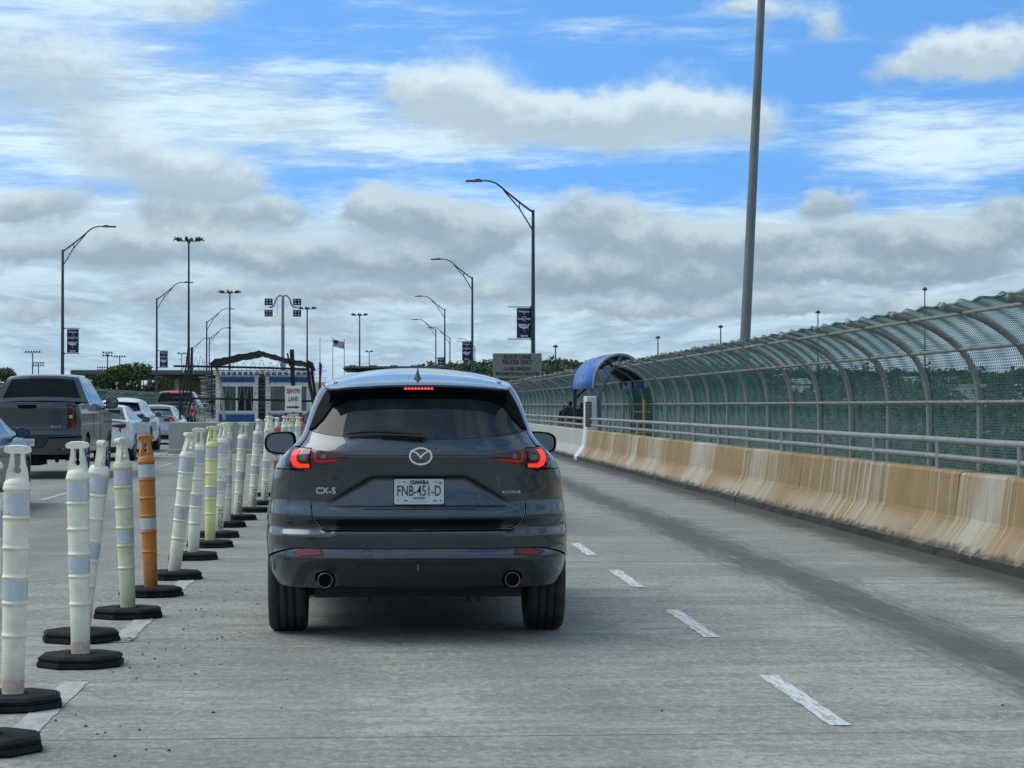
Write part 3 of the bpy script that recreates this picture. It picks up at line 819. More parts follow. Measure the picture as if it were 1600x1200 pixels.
# plain lamp posts of the neighbouring road on the right
def dome_lamp(label, u, v, Y):
    tp = pix(u, v, Y); zb = terr_h(tp.x, Y)
    t = thing('dome_lamp', label, 'street lamp', (tp.x, Y, zb), group='slim dome lamps beyond the right fence'); H = tp.z - zb; k = Y/439
    MB().tube([(0,0,0),(0,0,H)], [.20*k,.11*k], 8).build('pole', DARKST, t)
    MB().lathe([(.08*k,H-.3),(.5*k,H-.15),(.58*k,H),(.35*k,H+.28*k),(.1*k,H+.42*k)], 10).build('lamp_head', DARKST, t)
dome_lamp('tallest slim dome lamp behind the near end of the fence', 1445, 452, 439)
dome_lamp('slim dome lamp right of the leaning pole', 1278, 488, 549)
dome_lamp('slim dome lamp left of the leaning pole', 1126, 511, 651)
dome_lamp('small dome lamp above the fence right of the canopy', 1028, 528, 755)
dome_lamp('small dome lamp just right of the grey lane sign', 868, 542, 868)
# stadium lights far left
def stadium_light(label, u, v, Y, rows, cols):
    tp = pix(u, v, Y); zb = terr_h(tp.x, Y)
    t = thing('stadium_light', label, 'stadium light', (tp.x, Y, zb), group='stadium lights on the left skyline'); H = tp.z - zb
    MB().tube([(0,0,0),(0,0,H)], [.35,.22], 7).build('pole', DARKST, t)
    for r_ in range(rows):
        MB().box(-cols*.62, cols*.62, -.06, .06, H-r_*1.25-.06, H-r_*1.25+.06).build('crossarm', DARKST, t)
        for c_ in range(cols):
            x = (c_-(cols-1)/2)*1.15
            MB().box(x-.36, x+.36, -.35, .25, H-r_*1.25+.05, H-r_*1.25+.72, bev=.1).build('floodlight', mat('floodlight_dark', (.03,.033,.037), .5), t)
stadium_light('leftmost tall stadium light over the pickup', 51, 551, 940, 1, 6)
stadium_light('double row stadium light just right of the leftmost one', 60, 568, 1080, 2, 5)
stadium_light('tall stadium light right of the first left banner', 168, 552, 940, 2, 4)
stadium_light('low double row stadium light over the flat roof', 160, 575, 1150, 2, 5)
stadium_light('stadium light right of the pair over the flat roof', 187, 558, 1000, 1, 5)
# flagpoles
FLAGW = mat('flag_white', (.62,.64,.66), .8); FLAGR = mat('flag_red', (.30,.03,.045), .8); FLAGB = mat('flag_blue', (.02,.03,.12), .8)
POLEW = mat('flagpole_grey', (.42,.44,.46), .4, .5)
for (u, v, lab, fl) in ((500,530,'left flagpole without a flag',0),(520,529,'flagpole flying the striped flag',1),(538,531,'right flagpole beside the striped flag',0)):
    Y = 300; tp = pix(u, v, Y); t = thing('flagpole', lab, 'flagpole', (tp.x, Y, -.3), group='flagpoles beyond the booths')
    MB().tube([(0,0,0),(0,0,tp.z+.3)], [.10,.05], 8).build('pole', POLEW, t)
    MB().lathe([(max(.01,.1*math.sin(math.pi*k/6)), tp.z+.38-.1*math.cos(math.pi*k/6)) for k in range(7)], 8).build('finial', POLEW, t)
    if fl:
        f = thing('striped_flag', 'flag with red and white stripes and blue canton on its pole', 'flag', (tp.x, Y, tp.z+.3-.45))
        def wav(a, b): return (.08+a*1.48, .14*math.sin(a*7)+.05*math.sin(a*13), -b*.95 - .28*a + .05*math.sin(a*6))
        def cloth(name, a0, a1, b0, b1, m, off=0.0):
            mb = MB(); n = 12; V = []
            for i in range(n+1):
                a = a0+(a1-a0)*i/n
                for b_ in (b0, b1):
                    x, y_, z = wav(a, b_); V.append((x, y_-off, z))
            mb.addv(V, [(2*i, 2*i+1, 2*i+3, 2*i+2) for i in range(n)], True); o = mb.build(name, m, f)
            sm = o.modifiers.new('thickness', 'SOLIDIFY'); sm.thickness = .006
        for k in range(13): cloth('stripe', 0, 1, k/13, (k+1)/13, FLAGR if k % 2 == 0 else FLAGW)
        cloth('canton', 0, .42, 0, 7/13, FLAGB, .02)
# the twin-armed floodlight pole over the booths
Y = 96; tp = pix(442, 463, Y); s = Y/FPX
t = thing('floodlight_pole', 'grey pole with S shaped twin arms and four square floodlights', 'floodlight', (tp.x, Y, 0)); H = tp.z
GP = mat('weathered_pole', (.25,.26,.27), .5, .4, var=.4, vscale=2)
MB().tube([(0,0,0),(0,0,H-3.0)], .10, 10).tube([(0,0,H-3.05),(0,0,H-2.9)], .13, 10).tube([(0,0,H-2.9),(0,0,H-1.2)], .075, 10).tube([(0,0,H-1.25),(0,0,H)], .06, 10).build('pole', GP, t)
for sg in (-1, 1):
    P = smooth_path([(0,0,H),(sg*.16,0,H+.03),(sg*.30,0,H-.12),(sg*.36,0,H-.32),(sg*.46,0,H-.46),(sg*.62,0,H-.48)], 4)
    MB().tube(P, .036, 8).build('arm', GP, t)
    for k, dz_ in enumerate((.24, -.26)):
        x = sg*.62; z = H-.48+dz_
        fb = MB().box(x-.175, x+.175, -.02, .12, z-.145, z+.145, bev=.012).build('floodlight', mat('floodlight_housing', (.012,.013,.015), .5), t)
        fb.rotation_euler = (0, 0, 0)
        for a in (-.075,.075):
            for b_ in (-.065,.065):
                MB().box(x+a-.036, x+a+.036, -.035, -.022, z+b_-.032, z+b_+.032, bev=.006).build('lamp_cell', mat('lamp_cell', (.50,.50,.47), .25), fb)
        MB().tube([(x-.15,.03,z+(-.14 if dz_ > 0 else .14)),(x-.15,.03,z-(.24 if dz_ > 0 else -.22))], .012, 5).tube([(x+.15,.03,z+(-.14 if dz_ > 0 else .14)),(x+.15,.03,z-(.24 if dz_ > 0 else -.22))], .012, 5).build('bracket', GP, t)
MB().tube(smooth_path([(-.24,-.05,H-.1),(-.22,-.05,H-.6),(-.26,-.05,H-.86),(-.40,-.05,H-.92),(-.5,-.03,H-.85)], 4), .008, 5).build('cable', DARKST, t)

# ================================================================== VEHICLES
def lin(tab):
    xs_ = [p[0] for p in tab]; ys_ = [p[1] for p in tab]
    return lambda v: float(np.interp(v, xs_, ys_))
def pchip(tab):
    x = np.array([p[0] for p in tab], float); y_ = np.array([p[1] for p in tab], float)
    h = np.diff(x); d = np.diff(y_)/h; m = np.zeros(len(x))
    m[0], m[-1] = d[0], d[-1]
    for i in range(1, len(x)-1):
        if d[i-1]*d[i] > 0:
            w1, w2 = 2*h[i]+h[i-1], h[i]+2*h[i-1]; m[i] = (w1+w2)/(w1/d[i-1]+w2/d[i])
    def f(v):
        v = min(max(v, x[0]), x[-1]); i = min(int(np.searchsorted(x, v, 'right'))-1, len(h)-1); i = max(i, 0)
        t = (v-x[i])/h[i]
        return float((1+2*t)*(1-t)**2*y_[i] + t*(1-t)**2*h[i]*m[i] + t*t*(3-2*t)*y_[i+1] + t*t*(t-1)*h[i]*m[i+1])
    return f
QE, TB = 1.6, .7          # wrap coordinate: linear to TB, then rolls round the corner to the flank at QE
def q_to_t(q):
    a = abs(q)
    if a <= TB: return q
    if a >= QE: return math.copysign(1.0, q)
    p_ = (a-TB)/(QE-TB); return math.copysign(TB + (1-TB)*(1-(1-p_)**3), q)
def t_to_q(t):
    a = min(abs(t), 1.0)
    if a <= TB: return t
    return math.copysign(TB + (QE-TB)*(1-(1-(a-TB)/(1-TB))**(1/3)), t)
class Shell:
    """skin of a car: half width W(z), tail depth c(z), corner length k(z), top line T(y), length L"""
    def __init__(s, W_, c, k, T, L, crown=.05, kf=.9, detail=None, flank=None):
        s.W, s.c, s.k, s.T, s.L, s.crown, s.kf, s.detail, s.flank = W_, c, k, T, L, crown, kf, detail, flank
    def qx(s, x, z): return t_to_q(x/s.W(z))
    def qy(s, y, z, sg=1): return sg*(QE + y - (s.c(z)+s.k(z)))
    def p(s, q, z):
        a = abs(q); W_ = s.W(z); c, k = s.c(z), s.k(z)
        if a <= QE:
            t = abs(q_to_t(q)); x = t*W_; y = c + k*(1-(max(0,1-t**3))**(1/3))
            if s.detail: y += s.detail(x, z)
        else:
            y = c+k+(a-QE); x = W_
            if s.flank: x += s.flank(y, z)
            yf = s.L - s.kf
            if y > yf:
                t = min(1, (y-yf)/s.kf); x *= max(.02, (1-t**3))**(1/3)
        return Vector((math.copysign(x, q), y, z))
    def pn(s, q, z, off):
        P = s.p(q, z)
        if off == 0: return P
        e = .006
        a = s.p(q+e, z)-s.p(q-e, z); b = s.p(q, z+e)-s.p(q, z-e)
        n = a.cross(b)
        if n.length < 1e-12: return P
        return P + n.normalized()*off
    def top(s, f, y, off=0.0):
        def P(f_, y_):
            z = s.T(y_); w = s.W(z-s.crown)
            if s.flank: w += s.flank(y_, z-s.crown)
            yf = s.L - s.kf
            if y_ > yf: w *= max(.02, (1-min(1,(y_-yf)/s.kf)**3))**(1/3)
            return Vector((f_*w, y_, z - s.crown*(.75*f_*f_ + .25*f_**6)))
        if off == 0: return P(f, y)
        e = .004; n = (P(f+e,y)-P(f-e,y)).cross(P(f,y+e)-P(f,y-e))
        return P(f, y) + n.normalized()*off
def patch(name, poly, chart, res, m, parent, off=0.0, thick=.012, holes=(), flip=False):
    """a panel: outline in chart coordinates laid on the skin, with a turned-in edge of real depth"""
    ol = densify(ccw(poly), res); hs = [densify(ccw(h), res*.7) for h in holes]
    tri, P = cdt(ol, hs, res)
    mb = MB()
    mb.addv([chart(a, b, off) for a, b in P], [t[::-1] for t in tri] if flip else tri, True)
    for lp, inv in [(ol, False)] + [(h, True) for h in hs]:
        n = len(lp); V = [chart(a, b, off) for a, b in lp] + [chart(a, b, off-thick) for a, b in lp]
        F = [(i, n+i, n+(i+1) % n, (i+1) % n) for i in range(n)]
        if inv: F = [f[::-1] for f in F]
        if flip: F = [f[::-1] for f in F]
        mb.addv(V, F, True)
    return mb.build(name, m, parent)
def mirror(poly): return [(-a, b) for a, b in poly]
def arc(cx, cz, r, a0, a1, n): return [(cx + r*math.cos(R(a0+(a1-a0)*i/n)), cz + r*math.sin(R(a0+(a1-a0)*i/n))) for i in range(n+1)]
RUBBER = mat('tyre_rubber', (.022,.024,.026), .75, var=.6, vscale=9, vcol=(.055,.058,.060), bump=.2)
BLACKP = mat('black_plastic', (.018,.020,.022), .45)
UNDER = mat('underbody_black', (.010,.011,.012), .8)
RIMM = mat('alloy_rim', (.30,.31,.32), .3, .8)
CHROME = mat('chrome', (.75,.77,.79), .12, 1.0)
GLASS = mat('tinted_rear_glass', (.018,.024,.029), .05, 0, var=.8, vscale=3.2, vcol=(.045,.056,.062), spec=.36)
GLASSL = mat('light_car_glass', (.040,.050,.056), .04, 0, spec=.45)
GLASSD = mat('dark_cab_glass', (.007,.010,.013), .06, 0, var=.6, vscale=2, vcol=(.018,.024,.028), spec=.14)
LENSR = mat('red_lens', (.085,.006,.010), .08, coat=1.0)
LENSD = mat('dark_red_lens', (.060,.006,.011), .12, coat=.5)
LIT = mat('lit_tail_light', (.6,.02,.01), .3, emit=(1.0,.032,.014), estr=.88)
LIT2 = mat('lit_tail_light_soft', (.4,.02,.02), .3, emit=(1.0,.03,.035), estr=.55)
PLATE = mat('plate_white', (.58,.62,.64), .4, var=.3, vscale=14, vcol=(.46,.50,.52))
INKB = mat('black_print', (.015,.017,.022), .6)
MIRRG = mat('mirror_glass', (.10,.13,.15), .03, .6)
def wheel(parent, x, y, r, w, sg, name='wheel', rim=RIMM, grooves=True):
    """tyre with tread grooves and a dished rim, axle across x"""
    wr = bpy.data.objects.new(name, None); COL.objects.link(wr); wr.parent = parent; wr.location = (x, y, r)
    hw = w/2; pr = [(r*.66,-hw*.80),(r*.80,-hw),(r*.93,-hw),(r*.975,-hw*.90),(r,-hw*.72)]
    if grooves:
        for g in (-.42,0,.42): pr += [(r,hw*(g-.06)),(r-.012,hw*(g-.045)),(r-.012,hw*(g+.045)),(r,hw*(g+.06))]
    pr += [(r,hw*.72),(r*.975,hw*.90),(r*.93,hw),(r*.80,hw),(r*.66,hw*.80)]
    MB().lathe(pr, 40, axis='x', cap=False).build('tyre', RUBBER, wr)
    rm = MB(); o = sg*hw
    rm.lathe([(r*.67,-hw*.78),(r*.67,hw*.78)], 32, axis='x', cap=False)
    rm.lathe([(r*.66,o*.74),(r*.60,o*.62),(.02,o*.62)], 32, axis='x', cap=False, mi=1)
    for k in range(5):
        a = 2*math.pi*k/5; ca, sa = math.cos(a), math.sin(a)
        rm.tube([(o*.70, ca*.04, sa*.04),(o*.80, ca*r*.35, sa*r*.35),(o*.76, ca*r*.64, sa*r*.64)], [.03,.026,.030], 6)
    rm.lathe([(.06,o*.6),(.06,o*.82),(.02,o*.84)], 14, axis='x')
    rm.build('rim', [rim, BLACKP], wr, fix=True)
    return wr
def door_mirror(parent, x, y, z, sg, paint, w=.23, h=.165, glass=MIRRG):
    """housing with a glass on its rear face, on a short stalk"""
    n = 20; mb = MB(); rings = []
    def sh(t, k):
        a = 2*math.pi*t; ca, sa = math.cos(a), math.sin(a)
        px_ = math.copysign(abs(ca)**.62, ca)*w/2*k; pz = math.copysign(abs(sa)**.62, sa)*h/2*k*(1.0+.16*ca*sg*-1)
        return px_, pz
    prof = [(0,.90),(.012,1.0),(.06,1.0),(.11,.86),(.14,.55),(.15,.1)]
    V = []
    for (d, k) in prof:
        for i in range(n):
            a, b = sh(i/n, k); V.append((x+a, y+d, z+b))
    F = [(j*n+i, j*n+(i+1) % n, (j+1)*n+(i+1) % n, (j+1)*n+i) for j in range(len(prof)-1) for i in range(n)]
    mb.addv(V, F, True); mb.addv(V[-n:], [tuple(range(n))], True)
    mb.addv([(x-sg*w*.40, y+.05, z-h*.36),(x-sg*w*.40, y+.10, z-h*.36),(x-sg*(w*.5+.10), y+.11, z-h*.75),(x-sg*(w*.5+.10), y+.03, z-h*.75),
             (x-sg*w*.30, y+.05, z-h*.16),(x-sg*w*.30, y+.10, z-h*.16),(x-sg*(w*.5+.10), y+.11, z-h*.5),(x-sg*(w*.5+.10), y+.03, z-h*.5)],
            [(0,1,2,3),(7,6,5,4),(0,4,5,1),(1,5,6,2),(2,6,7,3),(3,7,4,0)])
    o = mb.build('door_mirror', paint, parent, fix=True)
    g = MB(); V = []
    for i in range(n):
        a, b = sh(i/n, .84); V.append((x+a, y+.003, z+b))
    g.addv(V, [tuple(range(n))[::-1]]); g.build('mirror_glass', glass, o, fix=True)
    return o
def side_outline(S, zb, yr, axles, ra, ytop0, A, hood):
    """flank outline in (y, z): rear edge list yr, wheel arches, A-pillar A, hood points"""
    pts = []
    pts += [(yr[0][0], yr[0][1])]
    for ax in axles:
        th = math.degrees(math.asin(min(.99, (zb-S.axz)/ra))) if zb > S.axz else -math.degrees(math.asin((S.axz-zb)/ra))
        ar = arc(ax, S.axz, ra, 180-th, th, 14); pts += ar
    pts += [(S.L-.35, zb), (S.L-.25, zb+.1)]
    pts += hood
    pts += A
    n = 14
    y1 = A[-1][0]
    for i in range(1, n+1):
        yy = y1 + (ytop0-y1)*i/n; pts.append((yy, S.T(yy)-S.crown))
    pts += yr[1:][::-1]
    return pts

# ------------------------------------------------------------------ the dark SUV straight ahead
PAINT_G = mat('machine_grey_paint', (.050,.064,.078), .30, .85, coat=1.0, flake=.25)
PAINT_BLK = mat('gloss_black_trim', (.006,.007,.008), .6, 0, spec=.05)
GAPM = mat('shut_line_black', (.004,.004,.005), .9)
def suv(label, loc, paint, hero, glass=GLASS, scale=1.0, trim=None, group=None, cat='car', lit=True):
    t = thing('parked_suv' if not hero else 'dark_suv', label, cat, loc, group=group)
    t.scale = (scale,)*3
    trim = trim or paint
    Wt = pchip([(.20,.80),(.33,.868),(.41,.898),(.50,.910),(.62,.918),(.78,.911),(.9,.900),(.98,.887),(1.04,.868),(1.09,.838),(1.14,.790),(1.18,.745),(1.22,.712),(1.27,.690),(1.33,.672),(1.40,.650),(1.47,.624),(1.52,.598),(1.56,.565),(1.60,.50),(1.64,.42),(1.70,.3)])
    ct = lin([(.20,.20),(.30,.13),(.35,.095),(.42,.045),(.47,.022),(.502,.004),(.508,.0),(.552,.020),(.560,.026),(.60,.016),(.64,.006),(.662,.004),(.6660,.008),(.6690,.066),(.70,.060),(.73,.038),(.745,.022),(.752,.018),(.79,.032),(.83,.050),(.90,.046),(1.0,.029),(1.08,.009),(1.108,.002),(1.12,.003),(1.14,.010),(1.18,.038),(1.204,.060),(1.52,.30),(1.60,.40),(1.70,.52)])
    kt = pchip([(.2,.55),(.5,.62),(.8,.66),(1.0,.62),(1.12,.50),(1.2,.44),(1.35,.40),(1.55,.38),(1.7,.35)])
    def smst(a, b, v):
        v = min(1, max(0, (v-a)/(b-a))); return v*v*(3-2*v)
    def detail(x, z):
        d = 0.0
        if .76 < z < 1.03:                      # number plate recess: wide trapezium, deep under its upper lip
            half = np.interp(z, [.78,.845,.985,1.0], [.56,.52,.285,.25])
            a = 1 - smst(half-.030, half+.028, x)
            b = smst(.782, .83, z)*(1-smst(.978, .998, z))
            d += a*b*np.interp(z, [.78,.82,.98], [0,.016,.052])
        return d
    def flank(y, z):
        d = 0.0
        for ya in (.90, 3.60):                  # swollen wheel arches
            rr = math.hypot(y-ya, z-.36)
            d += .012*(1-smst(.36, .62, rr))*(1 if z < 1.0 else 0)
        return d - .022*smst(.15,.55,(z-.3)/.9)*smst(1.25,1.7,y)*(1-smst(2.9,3.3,y))
    Tt = pchip([(.0,1.50),(.215,1.545),(.35,1.566),(.6,1.592),(.95,1.622),(1.4,1.652),(1.9,1.664),(2.35,1.652),(2.62,1.622),(2.8,1.545),(3.1,1.36),(3.45,1.12),(3.6,1.06),(4.1,.99),(4.4,.88),(4.54,.70)])
    S = Shell(Wt, ct, kt, Tt, 4.55, .055, 1.0, detail, flank); S.axz = .36
    wrap = lambda a, b, o: S.pn(a, b, o)
    X = lambda pts, g=0: [(S.qx(a, b), b) for a, b in pts]
    topc = lambda a, b, o: S.top(a, b, o)
    rs = .020 if hero else .06
    # dark inner body closing the shut lines
    inner = MB(); zz = [.30,.40,.52,.62,.75,.9,1.0,1.08,1.14,1.2,1.3,1.4,1.5]
    qq = [-QE-2.6,-QE-1.8,-QE-1,-QE-.4,-QE,-1.35,-1.15,-1.0,-.8,-.5,-.2,.2,.5,.8,1.0,1.15,1.35,QE,QE+.4,QE+1,QE+1.8,QE+2.6]
    V = [S.pn(q, z, -.085 if abs(q) < QE else -.10) for z in zz for q in qq]; nq = len(qq)
    inner.addv(V, [(j*nq+i, j*nq+i+1, (j+1)*nq+i+1, (j+1)*nq+i) for j in range(len(zz)-1) for i in range(nq-1)], True)
    inner.box(-.62,.62,.25,4.2,.26,.40); inner.box(-.78,.78,1.35,3.1,.20,.4); inner.box(-.60,.60,.62,1.34,.245,.4)
    inner.build('inner_shell', UNDER, t)
    # flanks with wheel arches
    for sg in (1, -1):
        rear = [(.515,.30),(.515,.70),(.50,.86),(.47,1.025)]
        up = [(S.c(z)+S.k(z)+dy, z) for z, dy in ((1.165,-.02),)]
        pts = [(S.qy(.515,.30), .30)]
        th = 9.0
        for ax in (.90, 3.60):
            lo = math.degrees(math.asin((.36-.30)/.405))
            pts += [(S.qy(a, b), b) for a, b in arc(ax, .36, .405, 180+lo, -lo, 18)]
        pts += [(S.qy(4.3,.30),.30),(S.qy(4.54,.45),.45),(S.qy(4.54,.66),.66),(S.qy(4.3,.84),.84),(S.qy(3.9,.96),.96),(S.qy(3.5,1.03),1.03),(S.qy(3.1,1.30),1.30),(S.qy(2.78,1.50),1.50),(S.qy(2.6,1.563),1.563),(S.qy(2.2,1.600),1.600),(S.qy(1.7,1.608),1.608),(S.qy(1.2,1.585),1.585),(S.qy(.9,1.565),1.565)]
        pts += X([(.50,1.545),(.555,1.50)]) if False else []
        pts += X([(.545,1.520),(.575,1.475),(.612,1.40),(.648,1.30),(.662,1.25),(.690,1.20),(.712,1.172)])
        pts += X([(.757,1.166),(.781,1.122),(.799,1.075),(.785,1.050),(.765,1.0355),(.80,1.034)]) + [(S.qy(.52,1.034),1.034),(S.qy(.55,.98),.98),(S.qy(.53,.80),.80)]
        pl = pts if sg > 0 else mirror(pts)
        patch('body_side', pl, wrap, .05 if hero else .09, paint, t, 0, .02)
        # side glass
        gl = [(1.00,1.13),(2.9,1.10),(2.95,1.16),(2.55,1.47),(2.1,1.515),(1.5,1.515),(1.12,1.43)]
        gp = [(S.qy(a, b), b) for a, b in gl]
        patch('side_window', gp if sg > 0 else mirror(gp), wrap, .10, glass, t, .003, .004)
        # wheel arch cladding
        cl = arc(.90,.36,.405,182,-2,16) + arc(.90,.36,.445,-2,182,16)
        patch('arch_trim', [(sg*S.qy(a,b),b) for a, b in cl], wrap, .06, trim if hero else BLACKP, t, .006, .010)
    # roof, bonnet, windscreen
    patch('roof', [(-.93,.36),(-.865,.245),(-.8,.205),(-.5,.175),(0,.165),(.5,.175),(.8,.205),(.865,.245),(.93,.36),(1,.75),(1,2.62),(-1,2.62),(-1,.75)], topc, .05 if hero else .12, paint, t, 0, .012)
    patch('windscreen', [(-.93,2.66),(.93,2.66),(.9,3.45),(-.9,3.45)], topc, .12, GLASSL, t, 0, .01)
    patch('bonnet', [(-.97,3.5),(.97,3.5),(.95,4.48),(-.95,4.48)], topc, .14, paint, t, 0, .01)
    # tailgate
    tg = [(0,.674),(.50,.677),(.56,.688),(.600,.712),(.622,.75),(.630,.80),(.632,1.16),(.708,1.164),(.684,1.196),(.652,1.262),(.60,1.245),(.5,1.229),(.3,1.212),(0,1.205)]
    tgp = X(tg) + [(-a, b) for a, b in X(tg)[::-1] if abs(a) > .001]
    gate = patch('tailgate', tgp, wrap, .0125 if hero else .05, paint, t, 0, .03)
    # rear glass and its black side fins
    gl = [(0,1.210),(.3,1.217),(.5,1.234),(.60,1.250),(.640,1.262),(.628,1.32),(.600,1.40),(.56,1.47),(.52,1.508),(0,1.535)]
    glp = X(gl) + [(-a, b) for a, b in X(gl)[::-1] if abs(a) > .001]
    patch('rear_window', glp, wrap, .02 if hero else .08, glass, t, -.004, .012)
    for sg in (1, -1):
        fn = [(.655,1.268),(.640,1.305),(.605,1.40),(.568,1.475),(.53,1.517),(.40,1.532),(.455,1.49),(.515,1.41),(.572,1.33),(.628,1.273)]
        fp = X(fn); patch('spoiler_fin', fp if sg > 0 else mirror(fp), wrap, .03, PAINT_BLK, t, .006, .012)
    gbn = [(0,1.452),(.30,1.450),(.42,1.440),(.485,1.415),(.52,1.40),(.56,1.46),(.52,1.506),(0,1.532)]
    gbp = X(gbn) + [(-a, b) for a, b in X(gbn)[::-1] if abs(a) > .001]
    patch('glass_band', gbp, wrap, .03, PAINT_BLK, t, .001, .002)
    # spoiler underside
    mb = MB(); V = []
    xs_ = np.linspace(-.53,.53,21)
    for x in xs_:
        f = x/.56; z0 = 1.536-.055*(.75*f*f+.25*f**6); yb = .172+.045*f*f
        V += [(x, yb, z0), (x, yb+.008, z0-.022), (x, yb+.05, z0-.030), (x*1.02, .262+.05*f*f, 1.470-.05*f*f)]
    n = 4; mb.addv(V, [((i+1)*n+j, i*n+j, i*n+j+1, (i+1)*n+j+1) for i in range(20) for j in range(n-1)], True)
    mb.build('spoiler_lip', PAINT_BLK, t, fix=False)
    # bumper
    bp = [(0,.566),(.55,.566),(.735,.566)]
    bq = X(bp) + [(S.qy(.50,.50),.485),(S.qy(.512,.62),.62),(S.qy(.522,.80),.80),(S.qy(.545,.98),.98),(S.qy(.515,1.03),1.03)] + X([(.78,1.028),(.70,1.020),(.642,1.026),(.642,.80),(.633,.746),(.609,.706),(.564,.677),(.50,.6655),(0,.6645)])
    bqf = bq + [(-a, b) for a, b in bq[::-1] if abs(a) > .001]
    patch('bumper', bqf, wrap, .022 if hero else .06, paint, t, 0, .025)
    va = X([(0,.338),(.5,.338),(.62,.322),(.80,.325)]) + [(S.qy(.42,.345),.345),(S.qy(.485,.470),.470)] + X([(.735,.558),(.55,.561),(0,.561)])
    vaf = va + [(-a, b) for a, b in va[::-1] if abs(a) > .001]
    hol = [[(S.qx(sg*.555+.062*math.cos(a), .378), .378+.052*math.sin(a)) for a in np.linspace(0, 2*math.pi, 17)[:-1]] for sg in (1,-1)]
    val = patch('rear_valance', vaf, wrap, .022 if hero else .07, trim, t, 0, .02, holes=hol)
    if hero:
        df = X([(0,.336),(.42,.336),(.47,.345),(.475,.40),(.50,.435),(.56,.452),(.64,.425),(.675,.38),(.69,.335),(.76,.330),(.74,.40),(.69,.470),(.60,.500),(.45,.507),(0,.509)])
        dff = df + [(-a, b) for a, b in df[::-1] if abs(a) > .001]
        dh = X([(0,.352),(.38,.352),(.40,.40),(.37,.455),(.33,.478),(0,.478)])
        patch('diffuser', dff, wrap, .025, mat('diffuser_dark', (.014,.017,.020), .4, coat=.3), t, .005, .01)
        dhf = dh + [(-a, b) for a, b in dh[::-1] if abs(a) > .001]
        patch('diffuser_panel', dhf, wrap, .03, BLACKP, t, .009, .006)
        MB().box(-.012,-.004,-.018,-.002,.44,.475).build('tow_slot', mat('dull_grey', (.12,.13,.14), .5), t)
        # seam of the towing eye cover
        c = [(-.31+.032*math.cos(a), .536+.020*math.sin(a)) for a in np.linspace(0, 2*math.pi, 25)]
        MB().tube([S.pn(S.qx(a, b), b, .0005) for a, b in c], .0016, 4).build('towing_cover_seam', GAPM, t)
    for sg in (1, -1):
        rf = X([(.575,.528),(.70,.520),(.738,.538),(.66,.556),(.588,.557)])
        patch('reflector', rf if sg > 0 else mirror(rf), wrap, .03, mat('reflector_red', (.20,.010,.018), .35), t, .004, .008)
        rs2 = X([(.562,.521),(.705,.511),(.757,.538),(.67,.563),(.575,.563)])
        patch('reflector_bezel', rs2 if sg > 0 else mirror(rs2), wrap, .03, BLACKP, t, .0015, .004)
        # exhaust tip
        e = MB(); e.lathe([(.044,.0),(.045,-.005),(.042,-.007),(.039,.0),(.038,.16)], 26, sg*.555, .378, axis='y', cap=False)
        e.lathe([(.044,.0),(.044,.20)], 26, sg*.555, .378, axis='y', cap=False); e.lathe([(.039,.10),(.001,.10)], 20, sg*.555, .378, axis='y', cap=False, mi=1)
        ex_ = e.build('exhaust_tip', [mat('dark_chrome', (.20,.19,.18), .3, .9), UNDER], t, fix=False); ex_.location = (0, .045, 0)
        # lamps: outer on the body, inner on the tailgate
        ol_ = X([(.637,1.038),(.70,1.031),(.752,1.040)]) + X([(.79,1.075),(.772,1.12)]) + X([(.745,1.160),(.637,1.148)])
        lo = patch('tail_light', ol_ if sg > 0 else mirror(ol_), wrap, .02, LENSD, t, .010, .02)
        il = X([(.398,1.118),(.43,1.098),(.50,1.078),(.56,1.063),(.628,1.052),(.628,1.148)])
        li = patch('inner_tail_light', il if sg > 0 else mirror(il), wrap, .02, LENSD, t, .010, .02)
        # glowing hook
        hk = [(.700,1.140),(.728,1.142),(.744,1.125),(.752,1.085),(.738,1.054),(.71,1.044),(.645,1.046),(.645,1.066),(.700,1.066),(.716,1.078),(.722,1.10),(.713,1.122)]
        hk = X(hk); patch('light_hook', hk if sg > 0 else mirror(hk), wrap, .012, LIT if lit else LENSR, lo, .0135, .003)
        ln = X([(.655,1.085),(.69,1.082),(.698,1.11),(.66,1.118)]); patch('reversing_lens', ln if sg > 0 else mirror(ln), wrap, .02, mat('smoked_lens', (.10,.075,.08), .12, coat=.8), lo, .0135, .003)
        bar = X([(.44,1.098),(.50,1.084),(.58,1.074),(.612,1.078),(.612,1.128),(.600,1.130),(.598,1.088),(.52,1.094)]); patch('light_bar', bar if sg > 0 else mirror(bar), wrap, .012, (mat('dim_red_bar', (.20,.01,.015), .2, emit=(1.0,.02,.03), estr=.10) if lit else LENSR), li, .0135, .003)
        l2 = X([(.545,1.100),(.575,1.098),(.575,1.118),(.552,1.120)]); patch('reversing_lens', l2 if sg > 0 else mirror(l2), wrap, .02, mat('smoked_lens', (.10,.075,.08), .12, coat=.8), li, .0135, .003)
    # number plate, bed for lettering, crease light
    def rrect(w_, h_, r_, cz_): return [(sx_*(w_-r_) + r_*math.cos(R(a0+k*15)), cz_ + sz_*(h_-r_) + r_*math.sin(R(a0+k*15))) for sx_, sz_, a0 in ((1,1,0),(-1,1,90),(-1,-1,180),(1,-1,270)) for k in range(7)]
    pb = MB().prism(rrect(.153,.080,.012,.901), .085, .058, lambda a, b, h: (a, h, b)).build('plate_frame', BLACKP, t, fix=True)
    pl_ = MB().prism(rrect(.1475,.0745,.011,.9005), .060, .0505, lambda a, b, h: (a, h, b)).build('number_plate', PLATE, t, fix=True)
    mir = mat('wiper_black', (.006,.007,.008), .5)
